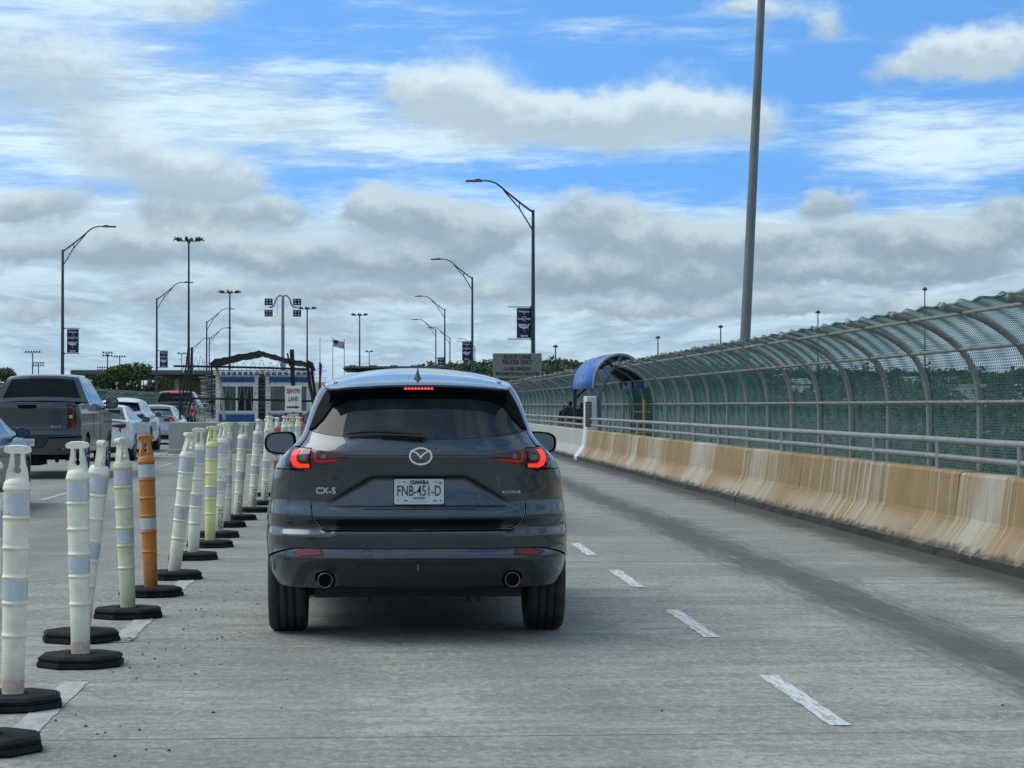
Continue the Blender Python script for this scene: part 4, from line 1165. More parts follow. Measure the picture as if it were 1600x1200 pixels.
    if hero:
        pz = .0492
        text_on('FNB-451-D', .088, pl_, (0, pz, .903), INKB, .0004, fit=.258, ex=.001)
        text_on('COAHUILA', .030, pl_, (.002, pz, .955), INKB, .0016, fit=.112, ex=.001)
        text_on('DE ZARAGOZA', .010, pl_, (0, .0475, .8635), PLATE, .0002, ex=.0005)
        MB().box(-.036,.036,.0482,.0495,.858,.869, bev=.0004).build('plate_badge', INKB, pl_)
        for a, w_ in ((-.088,.018),(.083,.018)): MB().box(a, a+w_, .0482,.0495,.845,.850).build('plate_mark', INKB, pl_)
        for a, b, s_ in ((-.125,.851,.010),(.128,.848,.012),(.126,.952,.018),(.099,.957,.012),(-.088,.958,.012),(-.119,.957,.006)):
            MB().box(a-s_/2, a+s_/2, .0482,.0495, b-s_*.4, b+s_*.4, bev=.0004).build('plate_mark', mat('plate_grey_mark', (.22,.25,.27), .5), pl_)
        for k in range(14): MB().box(-.055+k*.008, -.050+k*.008, .0482,.0493,.8425,.8445).build('plate_mark', mat('plate_grey_mark', (.22,.25,.27), .5), pl_)
        # maker's oval with the winged letter
        e = MB(); N_ = 40; yb = -.010; cz = 1.112; cx_ = 0.008
        orim = [(cx_+.069*math.cos(2*math.pi*i/N_), cz+.053*math.sin(2*math.pi*i/N_)) for i in range(N_)]
        irim = [(cx_+.059*math.cos(2*math.pi*i/N_), cz+.043*math.sin(2*math.pi*i/N_)) for i in range(N_)]
        e.prism(orim, yb+.014, yb, lambda a, b, h: (a, h, b), holes=[irim])
        wing = [(-.064,.020),(-.052,.019),(-.030,.010),(-.012,-.004),(0,-.022),(.012,-.004),(.030,.010),(.052,.019),(.064,.020),(.060,.026),(.036,.020),(.014,.010),(.004,.000),(0,-.008),(-.004,.000),(-.014,.010),(-.036,.020),(-.060,.026)]
        e.prism(ccw([(cx_+a*.96, cz+.006+b*1.15) for a, b in wing]), yb+.012, yb-.001, lambda a, b, h: (a, h, b))
        e.build('emblem', CHROME, t, fix=True)
        bd = MB(); bd.prism(irim, yb+.016, yb+.008, lambda a, b, h: (a, h, b)); bd.build('emblem_bed', PAINT_G, t, fix=True)
        # model lettering and engine badge follow the skin
        def on_skin(o, off):
            for v in o.data.vertices:
                d = -v.co.y; v.co = S.pn(S.qx(v.co.x, v.co.z), v.co.z, off + d)
        o = text_on('CX-5', .052, t, (-.552, 0, .905), CHROME, .0014, fit=.118, ex=.001, name='model_lettering'); on_skin(o, .002)
        q = X([(.497,.889),(.605,.889),(.605,.904),(.497,.904)])
        bdg = patch('badge', q, wrap, .02, CHROME, t, .003, .003)
        o = text_on('SKYACTIV', .014, bdg, (.551, 0, .8965), INKB, .0006, fit=.085, ex=.0005); on_skin(o, .0045)
        # rear wiper
        w = MB(); pts = [(-.425,1.232),(-.30,1.243),(-.16,1.240),(.02,1.226)]
        w.tube([S.pn(S.qx(a, b), b, .022) for a, b in smooth_path(pts, 5)], [.005]+[.008]*13+[.010,.009], 6)
        w.tube([S.pn(S.qx(a, b), b, .018) for a, b in ((-.22,1.226),(-.08,1.222),(.03,1.214))], [.007,.011,.014], 6)
        w.lathe([(.016,.055),(.017,.085),(.012,.11)], 14, axis='y', cx=.03, cy=1.216).build('wiper', mir, t)
        # crease between the lamps
        cr = MB(); cr.tube([S.pn(S.qx(a, 1.1165), 1.1165, .0006) for a in np.linspace(-.40,.40,30)], .0022, 4); cr.build('tailgate_crease', GAPM, t)
        cr = MB(); cr.tube([S.pn(S.qx(a, .797), .797, .0006) for a in np.linspace(-.34,.34,30)], [.0008]+[.0026]*28+[.0008], 4); cr.build('recess_line', GAPM, t)
        # fin aerial
        f = MB(); fp = [(.40,0),(.44,.02),(.475,.078),(.492,.082),(.50,.074),(.515,0)]
        V = []
        for (yy, hz) in [(.38,0),(.42,.022),(.455,.055),(.478,.084),(.487,.084),(.505,.05),(.53,0)]:
            b0 = S.T(yy); hw = .036*(1-hz/.10)
            for a in (-1,-.5,0,.5,1): V.append((a*hw*(1 if hz else 1), yy, b0-.004 + hz*(1-abs(a)**1.6)))
        f.addv(V, [(i*5+j, i*5+j+1, (i+1)*5+j+1, (i+1)*5+j) for i in range(6) for j in range(4)], True)
        f.build('aerial_fin', mat('aerial_dark', (.012,.014,.016), .5), t, fix=True)
        # high brake light
        hb = MB().box(-.092,.092,.171,.179,1.503,1.522, bev=.003).build('brake_light', LENSR, t)
        for k in range(9): MB().box(-.083+k*.0195, -.072+k*.0195, .166,.1705,1.508,1.518, bev=.002).build('brake_light_diode', mat('lit_diode', (.6,.02,.02), .3, emit=(1.0,.03,.03), estr=2.2), hb)
        # roof ditch marks, fuel flap
        for sg in (1, -1):
            for d in (0, .02): MB().tube([S.top(sg*(.86-d), yy, .001) for yy in (.50,.53,.58)], .0035, 4).build('roof_ditch', GAPM, t)
        ff = arc(.98,.99,.085,0,360,24)[:-1]
        MB().tube([S.pn(-S.qy(a, b), b, .001) for a, b in ff], .0028, 4, closed=True).build('fuel_flap_seam', GAPM, t)
        # underbody: axle beam, silencer, heat shield
        u_ = MB(); u_.lathe([(.05,-.62),(.055,-.3),(.075,-.1),(.10,0),(.075,.1),(.055,.3),(.05,.62)], 14, axis='x', cx=.92, cy=.335)
        u_.box(-.50,-.08,.30,.62,.262,.40, bev=.04); u_.box(.14,.52,.30,.62,.258,.40, bev=.04)
        u_.tube([(-.555,.16,.378),(-.5,.35,.35),(-.4,.45,.32)], .03, 8); u_.tube([(.555,.16,.378),(.5,.35,.35),(.42,.45,.32)], .03, 8)
        u_.tube([(-.62,.92,.30),(-.30,.80,.26),(.0,.78,.27),(.30,.80,.26),(.62,.92,.30)], .022, 6)
        u_.box(-.30,-.285,.33,.36,.225,.27); u_.box(.30,.315,.33,.36,.225,.27); u_.box(.36,.372,.33,.36,.222,.27)
        u_.build('underbody', UNDER, t)
        MB().box(-.05,.02,.74,.86,.275,.325, bev=.015).build('differential_cover', mat('cast_grey', (.14,.14,.14), .6), t)
        MB().tube(smooth_path([S.pn(S.qx(a, b), b, .004) for a, b in ((-.632,.80),(-.622,.75),(-.60,.710),(-.56,.684),(-.50,.672),(0,.669),(.50,.672),(.56,.684),(.60,.710),(.622,.75),(.632,.80))], 3), .0022, 4).build('bumper_edge', mat('edge_bright', (.30,.33,.35), .3, .5), t)
    for sg in (1, -1):
        wheel(t, sg*.80, .90, .36, .235, sg); wheel(t, sg*.80, 3.60, .36, .235, sg, grooves=hero)
        door_mirror(t, sg*.945, 2.96, 1.14, sg, paint if not hero else PAINT_BLK)
    return t
HX, HY = .265, 12.95
suv('dark grey SUV with lit tail lights waiting straight ahead', (HX, HY, 0), PAINT_G, True)

# ------------------------------------------------------------------ saloons
def sedan(label, loc, paint, style, group=None, lit=False, mirrors=BLACKP):
    """style 0: wide swept lamps, style 1: rounded lamps"""
    t = thing('queued_sedan', label, 'car', loc, group=group)
    Wt = pchip([(.18,.78),(.30,.86),(.45,.905),(.62,.915),(.78,.905),(.88,.885),(.96,.845),(1.02,.79),(1.08,.735),(1.2,.665),(1.32,.60),(1.40,.535),(1.46,.45)])
    ct = lin([(.18,.14),(.30,.07),(.42,.02),(.50,.0),(.58,.01),(.66,.025),(.70,.03),(.72,.045),(.80,.06),(.88,.045),(.95,.025),(.99,.018),(1.02,.03),(1.08,.06),(1.46,.3)])
    kt = pchip([(.18,.5),(.6,.55),(.95,.5),(1.1,.45),(1.46,.4)])
    Tt = pchip([(.0,1.035),(.03,1.045),(.12,1.05),(.45,1.065),(.62,1.085),(.8,1.16),(1.1,1.30),(1.45,1.405),(1.9,1.452),(2.3,1.455),(2.7,1.42),(3.1,1.27),(3.45,1.10),(3.65,1.03),(4.2,.96),(4.55,.86),(4.72,.68)])
    S = Shell(Wt, ct, kt, Tt, 4.75, .055, 1.0, None, None); S.axz = .335
    wrap = lambda a, b, o: S.pn(a, b, o); topc = lambda a, b, o: S.top(a, b, o)
    X = lambda pts: [(S.qx(a, b), b) for a, b in pts]
    full = lambda pts: X(pts) + [(-a, b) for a, b in X(pts)[::-1] if abs(a) > .001]
    inner = MB(); inner.box(-.62,.62,.3,4.3,.2,.9); inner.box(-.5,.5,1.0,3.0,.8,1.3); inner.build('inner_shell', UNDER, t)
    for sg in (1, -1):
        pts = [(S.qy(.40,.26),.26)]
        for ax in (.98, 3.75):
            lo = math.degrees(math.asin((.335-.26)/.38))
            pts += [(S.qy(a, b), b) for a, b in arc(ax,.335,.38,180+lo,-lo,14)]
        pts += [(S.qy(4.5,.26),.26),(S.qy(4.74,.4),.4),(S.qy(4.74,.6),.6),(S.qy(4.5,.82),.82),(S.qy(4.2,.9),.9),(S.qy(3.65,.972),.972)]
        for yy in (3.45,3.1,2.7,2.3,1.9,1.45,1.1,.8,.62,.5): z = S.T(yy)-S.crown; pts.append((S.qy(yy, z), z))
        pts += X([(.66,.985),(.62,.93),(.62,.70),(.62,.55)]) + [(S.qy(.40,.5),.5)]
        patch('body_side', pts if sg > 0 else mirror(pts), wrap, .09, paint, t, 0, .02)
        gp = [(S.qy(a, b), b) for a, b in ((1.15,1.05),(3.1,1.03),(3.15,1.07),(2.7,1.33),(2.2,1.38),(1.7,1.35),(1.3,1.2))]
        patch('side_window', gp if sg > 0 else mirror(gp), wrap, .12, GLASS, t, .003, .005)
        wheel(t, sg*.79, .98, .335, .225, sg, grooves=False); wheel(t, sg*.79, 3.75, .335, .225, sg, grooves=False)
        door_mirror(t, sg*.965, 2.98, 1.04, sg, mirrors, .20, .14)
        if style == 0: lp = [(.20,.905),(.40,.885),(.52,.862),(.60,.842),(.70,.838),(.74,.875),(.74,.945),(.60,.938),(.40,.925)]
        else: lp = [(.36,.90),(.42,.855),(.55,.835),(.70,.842),(.76,.88),(.74,.94),(.6,.965),(.45,.95)]
        l = patch('tail_light', X(lp) if sg > 0 else mirror(X(lp)), wrap, .04, LENSR if not lit else LENSR, t, .008, .02)
        lp2 = [(.40,.905),(.60,.895),(.72,.89),(.72,.92),(.60,.92),(.42,.916)] if style == 0 else [(.58,.86),(.69,.865),(.71,.91),(.62,.93)]
        patch('light_strip', X(lp2) if sg > 0 else mirror(X(lp2)), wrap, .03, (LIT2 if lit else LENSD), l, .011, .003)
    patch('boot_lid', full([(0,.62),(.40,.62),(.46,.68),(.60,.84),(.62,.93),(.655,.985),(0,1.0)]), wrap, .05, paint, t, 0, .02)
    patch('bumper', full([(0,.36),(.5,.36),(.80,.40)])[:0] + (lambda q: q + [(-a, b) for a, b in q[::-1] if abs(a) > .001])(X([(0,.36),(.5,.36)]) + [(S.qy(.42,.30),.30),(S.qy(.40,.5),.5)] + X([(.62,.55),(.617,.70),(.58,.80),(.452,.672),(.40,.614),(0,.614)])), wrap, .06, paint, t, 0, .02)
    patch('lower_bumper', full([(0,.22),(.55,.22),(.74,.30),(.66,.352),(0,.355)]), wrap, .06, BLACKP, t, .002, .02)
    patch('rear_deck', [(-.96,.035),(.96,.035),(.97,.62),(-.97,.62)], topc, .09, paint, t, 0, .015)
    patch('rear_window', [(-.90,.66),(.90,.66),(.88,1.42),(-.88,1.42)], topc, .10, GLASSL, t, .002, .01)
    for sg in (1, -1): patch('roof_pillar', [(sg*.905,.64),(sg*.995,.64),(sg*1.0,1.44),(sg*.885,1.44)], topc, .10, paint, t, 0, .01)
    patch('roof', [(-1,1.445),(1,1.445),(1,2.68),(-1,2.68)], topc, .12, paint, t, 0, .01)
    patch('windscreen', [(-.95,2.70),(.95,2.70),(.93,3.55),(-.93,3.55)], topc, .14, GLASSL, t, 0, .01)
    patch('bonnet', [(-.98,3.6),(.98,3.6),(.96,4.68),(-.96,4.68)], topc, .14, paint, t, 0, .01)
    MB().box(-.15,.15,.035,.05,.74,.85, bev=.005).build('number_plate', PLATE, t)
    return t
# ------------------------------------------------------------------ pickups
def pickup(label, loc, paint, lit, group=None, detail=True, chrome=False):
    t = thing('pickup_truck', label, 'pickup', loc, group=group)
    Wt = pchip([(.30,.84),(.45,.93),(.60,.985),(.80,1.005),(1.0,1.010),(1.2,1.005),(1.35,.99),(1.44,.965),(1.50,.925),(1.60,.875),(1.75,.81),(1.88,.755),(1.96,.71),(2.03,.64),(2.08,.5)])
    ct = lin([(.30,.22),(.40,.12),(.46,.08),(.70,.075),(.80,.070),(.84,.075),(.90,.090),(1.0,.095),(1.2,.090),(1.40,.080),(1.46,.088),(1.50,.10),(2.0,.2)])
    kt = pchip([(.3,.30),(.8,.26),(1.4,.24),(2.0,.3)])
    Tt = pchip([(.0,1.50),(.4,1.50),(1.0,1.50),(1.86,1.505),(1.90,1.53),(1.97,1.68),(2.08,1.93),(2.16,2.02),(2.5,2.055),(3.2,2.055),(3.7,1.99),(4.1,1.62),(4.35,1.42),(4.6,1.36),(5.3,1.30),(5.75,1.2),(5.86,1.0)])
    S = Shell(Wt, ct, kt, Tt, 5.88, .045, .8, None, None); S.axz = .41
    wrap = lambda a, b, o: S.pn(a, b, o); topc = lambda a, b, o: S.top(a, b, o)
    X = lambda pts: [(S.qx(a, b), b) for a, b in pts]
    full = lambda pts: X(pts) + [(-a, b) for a, b in X(pts)[::-1] if abs(a) > .001]
    inner = MB(); inner.box(-.70,.70,.25,5.5,.45,1.1); inner.box(-.9,.9,.2,1.85,.8,1.35); inner.box(-.6,.6,2.2,3.6,1.1,1.8); inner.box(-.16,.16,.5,1.6,.25,.5); inner.build('inner_shell', UNDER, t)
    for sg in (1, -1):
        pts = [(S.qy(.36,.50),.50)]
        for ax in (1.28, 4.75):
            lo = math.degrees(math.asin((.50-.41)/.50))
            pts += [(S.qy(a, b), b) for a, b in arc(ax,.41,.50,180-lo,lo,14)]
        pts += [(S.qy(5.7,.50),.50),(S.qy(5.86,.7),.7),(S.qy(5.84,1.0),1.0),(S.qy(5.6,1.2),1.2),(S.qy(4.6,1.315),1.315)]
        for yy in (4.35,4.1,3.7,3.2,2.5,2.16,2.08,1.97,1.90,1.86,1.0,.45): z = S.T(yy)-S.crown; pts.append((S.qy(yy, z), z))
        pts += [(S.qy(.36,1.44),1.44)] + X([(.90,1.44)]) + X([(.90,.96)]) + X([(.75,.95),(.75,.84)]) + [(S.qy(.36,.84),.84)]
        patch('body_side', pts if sg > 0 else mirror(pts), wrap, .10, paint, t, 0, .025)
        gp = [(S.qy(a, b), b) for a, b in ((2.35,1.46),(3.95,1.44),(4.05,1.48),(3.65,1.84),(2.5,1.86),(2.32,1.8))]
        patch('side_window', gp if sg > 0 else mirror(gp), wrap, .12, GLASS, t, .003, .005)
        for yy in (2.1, 3.25): MB().tube([S.pn(sg*S.qy(yy, z), z, .001) for z in (.6,.8,1.0,1.2,1.4)], .005, 4).build('door_seam', GAPM, t)
        wheel(t, sg*.86, 1.28, .41, .27, sg, grooves=False); wheel(t, sg*.86, 4.75, .41, .27, sg, grooves=False)
        door_mirror(t, sg*1.17, 3.85, 1.47, sg, BLACKP if detail else BLACKP, .26, .24)
        lp = [(.765,.955),(.875,.955),(.895,.98),(.90,1.10),(.892,1.16),(.897,1.22),(.90,1.42),(.88,1.44),(.765,1.44)]
        l = patch('tail_light', X(lp) if sg > 0 else mirror(X(lp)), wrap, .04, LENSR, t, .008, .03)
        if detail: q = [(.79,1.17),(.85,1.17),(.85,1.23),(.79,1.23)]; patch('reversing_light', X(q) if sg > 0 else mirror(X(q)), wrap, .03, mat('clear_lens', (.5,.5,.5), .15), l, .012, .004)
        if lit:
            for z0 in (1.0, 1.27): q = [(.785,z0),(.88,z0),(.88,z0+.13),(.785,z0+.13)]; patch('lit_lens', X(q) if sg > 0 else mirror(X(q)), wrap, .03, LIT2, l, .012, .004)
        if detail:
            e = MB().box(sg*.60-.10, sg*.60+.10, .05, .30, .545, .605, bev=.02).build('exhaust_tip', mat('dull_chrome', (.36,.34,.32), .25, .9), t)
            MB().box(sg*.60-.075, sg*.60+.075, .046, .06, .560, .590, bev=.002).build('exhaust_opening', UNDER, e)
    patch('tailgate', full([(0,.955),(.745,.955),(.755,.965),(.755,1.43),(.74,1.455),(0,1.46)]), wrap, .06, paint, t, 0, .03)
    if detail:
        patch('tailgate_step', full([(0,1.462),(.74,1.458),(.90,1.448),(.89,1.475),(0,1.485)]), wrap, .06, paint, t, .004, .03)
        patch('handle_recess', full([(0,1.355),(.16,1.36),(.185,1.40),(.18,1.43),(0,1.43)]), wrap, .04, PAINT_BLK, t, .002, .01)
        o = text_on('RST', .062, t, (.56, .055, 1.005), mat('trim_letter', (.45,.30,.30), .3, .6), .001, fit=.2, name='trim_lettering')
        patch('tailgate_lower', full([(0,.85),(.90,.85),(.90,.945),(0,.945)]), wrap, .06, paint, t, -.002, .02)
    # bumper with a step in each corner
    bm_ = MB(); 
    patch('bumper', full([(0,.60),(.32,.60),(.42,.78),(.98,.80),(.985,.62),(.90,.50),(.5,.475),(0,.475)]), wrap, .06, paint if detail else BLACKP, t, .05, .12)
    patch('bumper_pad', full([(0,.805),(.44,.803),(.98,.812),(.98,.835),(0,.835)]), wrap, .06, BLACKP, t, .05, .12)
    patch('plate_recess', full([(0,.605),(.31,.605),(.41,.785),(.43,.80),(0,.80)]), wrap, .06, BLACKP, t, .02, .05)
    pl_ = MB().box(-.15,.15,.03,.045,.63,.78, bev=.005).build('number_plate', PLATE, t)
    if detail: text_on('YK-7826-A', .07, pl_, (0,.0285,.71), INKB, .0, fit=.25)
    patch('bed_cover', [(-.97,.12),(.97,.12),(.97,1.84),(-.97,1.84)], topc, .12, BLACKP, t, -.05, .02)
    patch('rear_window', [(-.86,1.935),(.86,1.935),(.84,2.10),(-.84,2.10)], topc, .06, GLASSD, t, .006, .012)
    patch('cab_back', [(-1,1.88),(1,1.88),(1,2.15),(-1,2.15)], topc, .06, paint, t, 0, .01)
    patch('roof', [(-1,2.155),(1,2.155),(1,3.66),(-1,3.66)], topc, .14, paint, t, 0, .01)
    p0 = S.top(-.28, 2.115, .012); MB().box(-.26,.26,2.085,2.12,1.945,1.99, bev=.008).build('brake_light', LIT2 if lit else LENSD, t)
    patch('windscreen', [(-.95,3.7),(.95,3.7),(.95,4.4),(-.95,4.4)], topc, .14, GLASSL, t, 0, .01)
    patch('bonnet', [(-.98,4.45),(.98,4.45),(.96,5.80),(-.96,5.80)], topc, .16, paint, t, 0, .01)
    if detail:
        MB().tube([(-.62,1.28,.40),(.62,1.28,.40)], .06, 8).lathe([(.05,-.16),(.14,-.1),(.14,.1),(.05,.16)], 12, axis='x', cx=1.28, cy=.40).tube([(.5,.25,.5),(.52,.4,.36),(.5,.6,.34)], .04, 7).build('rear_axle', UNDER, t)
        MB().box(-.03,.03,.08,.3,.44,.50, bev=.01).box(-.05,.05,.06,.09,.42,.52, bev=.01).build('tow_hitch', UNDER, t)
    return t
QG = 'cars queueing in the left lanes'
P_WHITE = mat('white_car_paint', (.70,.72,.73), .30, 0, coat=.5, var=.12, vscale=2)
P_SILV = mat('silver_blue_paint', (.42,.50,.56), .28, .4, coat=1.0)
P_TRUCK = mat('satin_steel_paint', (.052,.066,.078), .32, .8, coat=.7, flake=.3, var=0)
P_BLACK = mat('midnight_paint', (.016,.022,.032), .3, .2, coat=.4)
P_FAR = mat('charcoal_paint', (.05,.06,.065), .3, .4, coat=.8)
pickup('dark grey pickup truck seen from behind in the left lane', (-6.66, 42.5, 0), P_TRUCK, False, QG)
sedan('white sedan with dark swept tail lights in front of the grey pickup', (-7.07, 56.2, 0), P_WHITE, 0, QG)
suv('white SUV with black wheel arches beyond the white sedan', (-7.78, 67.1, 0), P_WHITE, False, scale=1.0, trim=BLACKP, group=QG, lit=False)
sedan('silver sedan with lit tail light left of the concrete block', (-8.02, 80.0, 0), P_SILV, 1, QG, True)
pickup('charcoal pickup with lit red lamps behind the black fence frame', (-8.45, 92.0, 0), P_FAR, True, QG, False)
sedan('dark sedan cut by the left edge of the frame, black mirror showing', (-5.82, 27.7, 0), P_BLACK, 1, QG)
s2 = suv('dark vehicle ahead of the SUV, only its roof showing above it', (.25, 24.6, 0), P_FAR, False, scale=1.10, group=QG, lit=True)
MB().box(-.56,.56,.75,2.35,1.655,1.700, bev=.02).build('roof_box', BLACKP, s2)
for k in range(5): MB().box(-.5+k*.22,-.42+k*.22,.9,2.2,1.699,1.712, bev=.004).build('roof_box_rib', BLACKP, s2)

# ================================================================== DELINEATOR POSTS
def plastic(name, col, stain):
    m = bpy.data.materials.new(name); m.use_nodes = True
    N = NT(m.node_tree); b = N.n['Principled BSDF']
    tc_ = N.node('ShaderNodeTexCoord'); co = tc_.outputs['Object']; x, y, z = N.sep(co)
    oi = N.node('ShaderNodeObjectInfo')
    off = N.node('ShaderNodeVectorMath', operation='ADD'); N.put(off.inputs[0], co); N.put(off.inputs[1], N.comb(N.mul(oi.outputs['Random'], 9), 0, 0))
    n = N.noise(off.outputs[0], 7, 6, .65); sc = N.noise(N.scale(off.outputs[0], (6, 6, 1.2)), 6, 5, .7)
    c = N.mix(N.ss(n, .42, .72, 0, .55), col, tuple(q*.62 for q in col))
    c = N.mix(N.ss(sc, .60, .70, 0, .55), c, stain)
    mark = N.mul(N.ss(N.noise(N.scale(off.outputs[0], (9, 9, 34)), 1.0, 4, .6), .60, .70), N.ss(N.noise(off.outputs[0], 4.5, 3, .5), .48, .60))
    c = N.mix(N.mul(mark, .55), c, (.12, .115, .105))
    foot = N.ss(N.mad(N.sub(n, .5), .35, z), .02, .26, .45, 0)
    c = N.mix(foot, c, tuple(q*.5 for q in stain))
    N.put(b.inputs['Base Color'], c); b.inputs['Roughness'].default_value = .48
    b.inputs['Subsurface Weight'].default_value = .0
    return m
WHP = plastic('aged_white_plastic', (.84,.82,.655), (.50,.45,.35))
YEP = plastic('yellowed_plastic', (.78,.76,.33), (.5,.45,.2))
GRP = plastic('greenish_plastic', (.68,.71,.48), (.46,.43,.28))
ORP = plastic('orange_plastic', (.56,.20,.035), (.24,.085,.03))
REP = plastic('red_orange_plastic', (.62,.14,.09), (.4,.1,.07))
BANDM = None
def band_material():
    m = bpy.data.materials.new('reflective_sheeting'); m.use_nodes = True
    N = NT(m.node_tree); b = N.n['Principled BSDF']
    co = N.node('ShaderNodeTexCoord').outputs['Object']; oi = N.node('ShaderNodeObjectInfo')
    off = N.node('ShaderNodeVectorMath', operation='ADD'); N.put(off.inputs[0], co); N.put(off.inputs[1], N.comb(N.mul(oi.outputs['Random'], 13), 0, 0))
    n = N.noise(N.scale(off.outputs[0], (14, 14, 3)), 1.0, 6, .7)
    crack = N.ss(N.m('ABSOLUTE', N.sub(N.noise(N.scale(off.outputs[0], (9,9,5)), 1.0, 5, .6), .5)), .0, .014, 1, 0)
    c = N.mix(N.ss(n, .4, .7, 0, .6), (.52,.56,.60), (.70,.72,.72))
    c = N.mix(N.mul(crack, N.ss(n, .45, .6, 0, .6)), c, (.14,.14,.14))
    N.put(b.inputs['Base Color'], c); b.inputs['Roughness'].default_value = .35; b.inputs['Metallic'].default_value = .15
    return m
BANDM = band_material()
BASEM = mat('recycled_rubber_base', (.009,.010,.011), .85, var=.6, vscale=14, vcol=(.024,.025,.026), spec=.25, bump=.8, bscale=60)
def rad(h): return .0505 + .0095*min(1, max(0, h/.8))
def tube_mesh():
    pr = [(rad(0), -.02)]
    ridges = (.295,.45,.575,.715,.86)
    h = .0; marks = []
    for rz in ridges: marks += [(rz-.020, 0), (rz-.0075, .0002), (rz-.0055, .0036), (rz-.002,.0050), (rz+.002,.0050), (rz+.0055, .0036), (rz+.0075, .0002), (rz+.020, 0)]
    pr += [(rad(.05), .05)] + [(rad(z)+d, z) for z, d in marks] + [(rad(.97), .972),(rad(.985),.985),(.0620,.988),(.0650,.992),(.0665,1.000),(.0650,1.008),(.0625,1.012),(.0625,1.020),(.0600,1.027),(.054,1.038),(.048,1.045),(.030,1.050),(.01,1.051)]
    mb = MB(); mb.lathe(pr, 24); return mb
def handle_mb():
    ol = [(-.053,1.030),(-.051,1.055),(-.048,1.078),(-.041,1.105),(-.036,1.125),(-.031,1.165),(-.052,1.170),(-.062,1.177),(-.061,1.192),(-.050,1.201),(0,1.206),(.050,1.201),(.061,1.192),(.062,1.177),(.052,1.170),(.031,1.165),(.036,1.125),(.041,1.105),(.048,1.078),(.051,1.055),(.053,1.030)]
    hole = arc(0,1.092,.020,-60,60,4)[:0] + [(.0155,1.167),(.0155,1.118)] + arc(0,1.088,.0185,50,-230,12) + [(-.0155,1.118),(-.0155,1.167)]
    mb = MB(); mb.prism(ccw(ol), -.021, .021, lambda a, b, h: (a, h, b), holes=[ccw(hole)])
    # rounded grip bar
    mb.tube([(-.056,0,1.186),(-.03,0,1.189),(0,0,1.19),(.03,0,1.189),(.056,0,1.186)], [.014,.0185,.019,.0185,.014], 10)
    return mb
def base_mb():
    mb = MB(); n = 8
    def ring(r, z): return [(r, z)]
    mb.lathe([(.235,.0),(.244,.010),(.240,.030),(.226,.034),(.232,.038),(.236,.052),(.216,.066),(.075,.070),(.07,.060)], 8, phase=R(22.5), smooth=False)
    return mb
T_ME, H_ME = tube_mesh().mesh('tube', WHP), handle_mb()
hm = H_ME.mesh('handle', WHP)
bmh = bmesh.new(); bmh.from_mesh(hm); bmesh.ops.recalc_face_normals(bmh, faces=bmh.faces); bmh.to_mesh(hm); bmh.free()
B_ME = base_mb().mesh('rubber_base', BASEM)
def band_mb(z0, z1): 
    mb = MB(); k = 6; mb.lathe([(rad(z0+(z1-z0)*i/k)+.0022, z0+(z1-z0)*i/k) for i in range(k+1)], 24, cap=False); return mb
B1, B2 = band_mb(.876,.978).mesh('reflective_band', BANDM), band_mb(.468,.558).mesh('reflective_band', BANDM)
MESHES = {}
def coloured(me, m):
    k = (me.name, m.name)
    if k not in MESHES:
        c = me.copy(); c.materials.clear(); c.materials.append(m); MESHES[k] = c
    return MESHES[k]
txt = text_mesh('PUENTE 2', .062, .0, 'CENTER', .001)
def text_bent():
    me = txt.copy()
    for v in me.vertices:
        h = .155 + v.co.x*.80; a = -math.pi/2 + (v.co.y)/rad(h) + .35
        r_ = rad(h)+.0015; v.co = (r_*math.cos(a), r_*math.sin(a), h)
    me.materials.clear(); me.materials.append(INKB); return me
TXT_ME = text_bent()
def delineator(label, base_uv, top_uv, m, turn, text=False, bands=(1,1), h_m=None, Y=None, scuff=None, base_turn=0.0):
    bu, bv = base_uv; Y = Y or CAM_H*FPX/(bv-634)
    b = pix(bu, bv, Y); b.z = 0
    tp = pix(top_uv[0], top_uv[1], Y)
    t = thing('delineator_post', label, 'delineator', (b.x, b.y, 0), group='delineator posts beside the lane')
    bo = link('rubber_base', B_ME, t); bo.rotation_euler = (0,0,R(base_turn))
    d = (tp - Vector((b.x, b.y, .05))); L = d.length
    holder = d.to_track_quat('Z', 'Y').to_euler()
    sc = L/1.206
    rot = (d.to_track_quat('Z','Y') @ Matrix.Rotation(0,4,'Z').to_quaternion())
    ang_ = math.atan2(d.x, d.z)
    def put(nm, me, par, rz=0.0):
        o = link(nm, me, par)
        if par is t:
            o.location = (0,0,.05); o.rotation_mode = 'QUATERNION'
            o.rotation_quaternion = Matrix.Rotation(ang_, 4, 'Y').to_quaternion() @ Matrix.Rotation(R(rz), 4, 'Z').to_quaternion()
            o.scale = (1,1,sc)
        return o
    tb_ = put('tube', coloured(T_ME, m), t)
    put('handle', coloured(hm, h_m or m), t, turn)
    if bands[0]: put('reflective_band', B1, tb_)
    if bands[1]: put('reflective_band', B2, tb_)
    if text: put('lettering', TXT_ME, tb_)
    if scuff:
        mb = MB(); mb.lathe([(rad(z)+.0012, z) for z in (.035,.05,.07,.085)], 24, cap=False); mb.build('scuff', scuff, tb_)
    return t
SCUF = mat('pink_scuff', (.60,.36,.27), .6, var=.9, vscale=30, vcol=(.58,.55,.47))
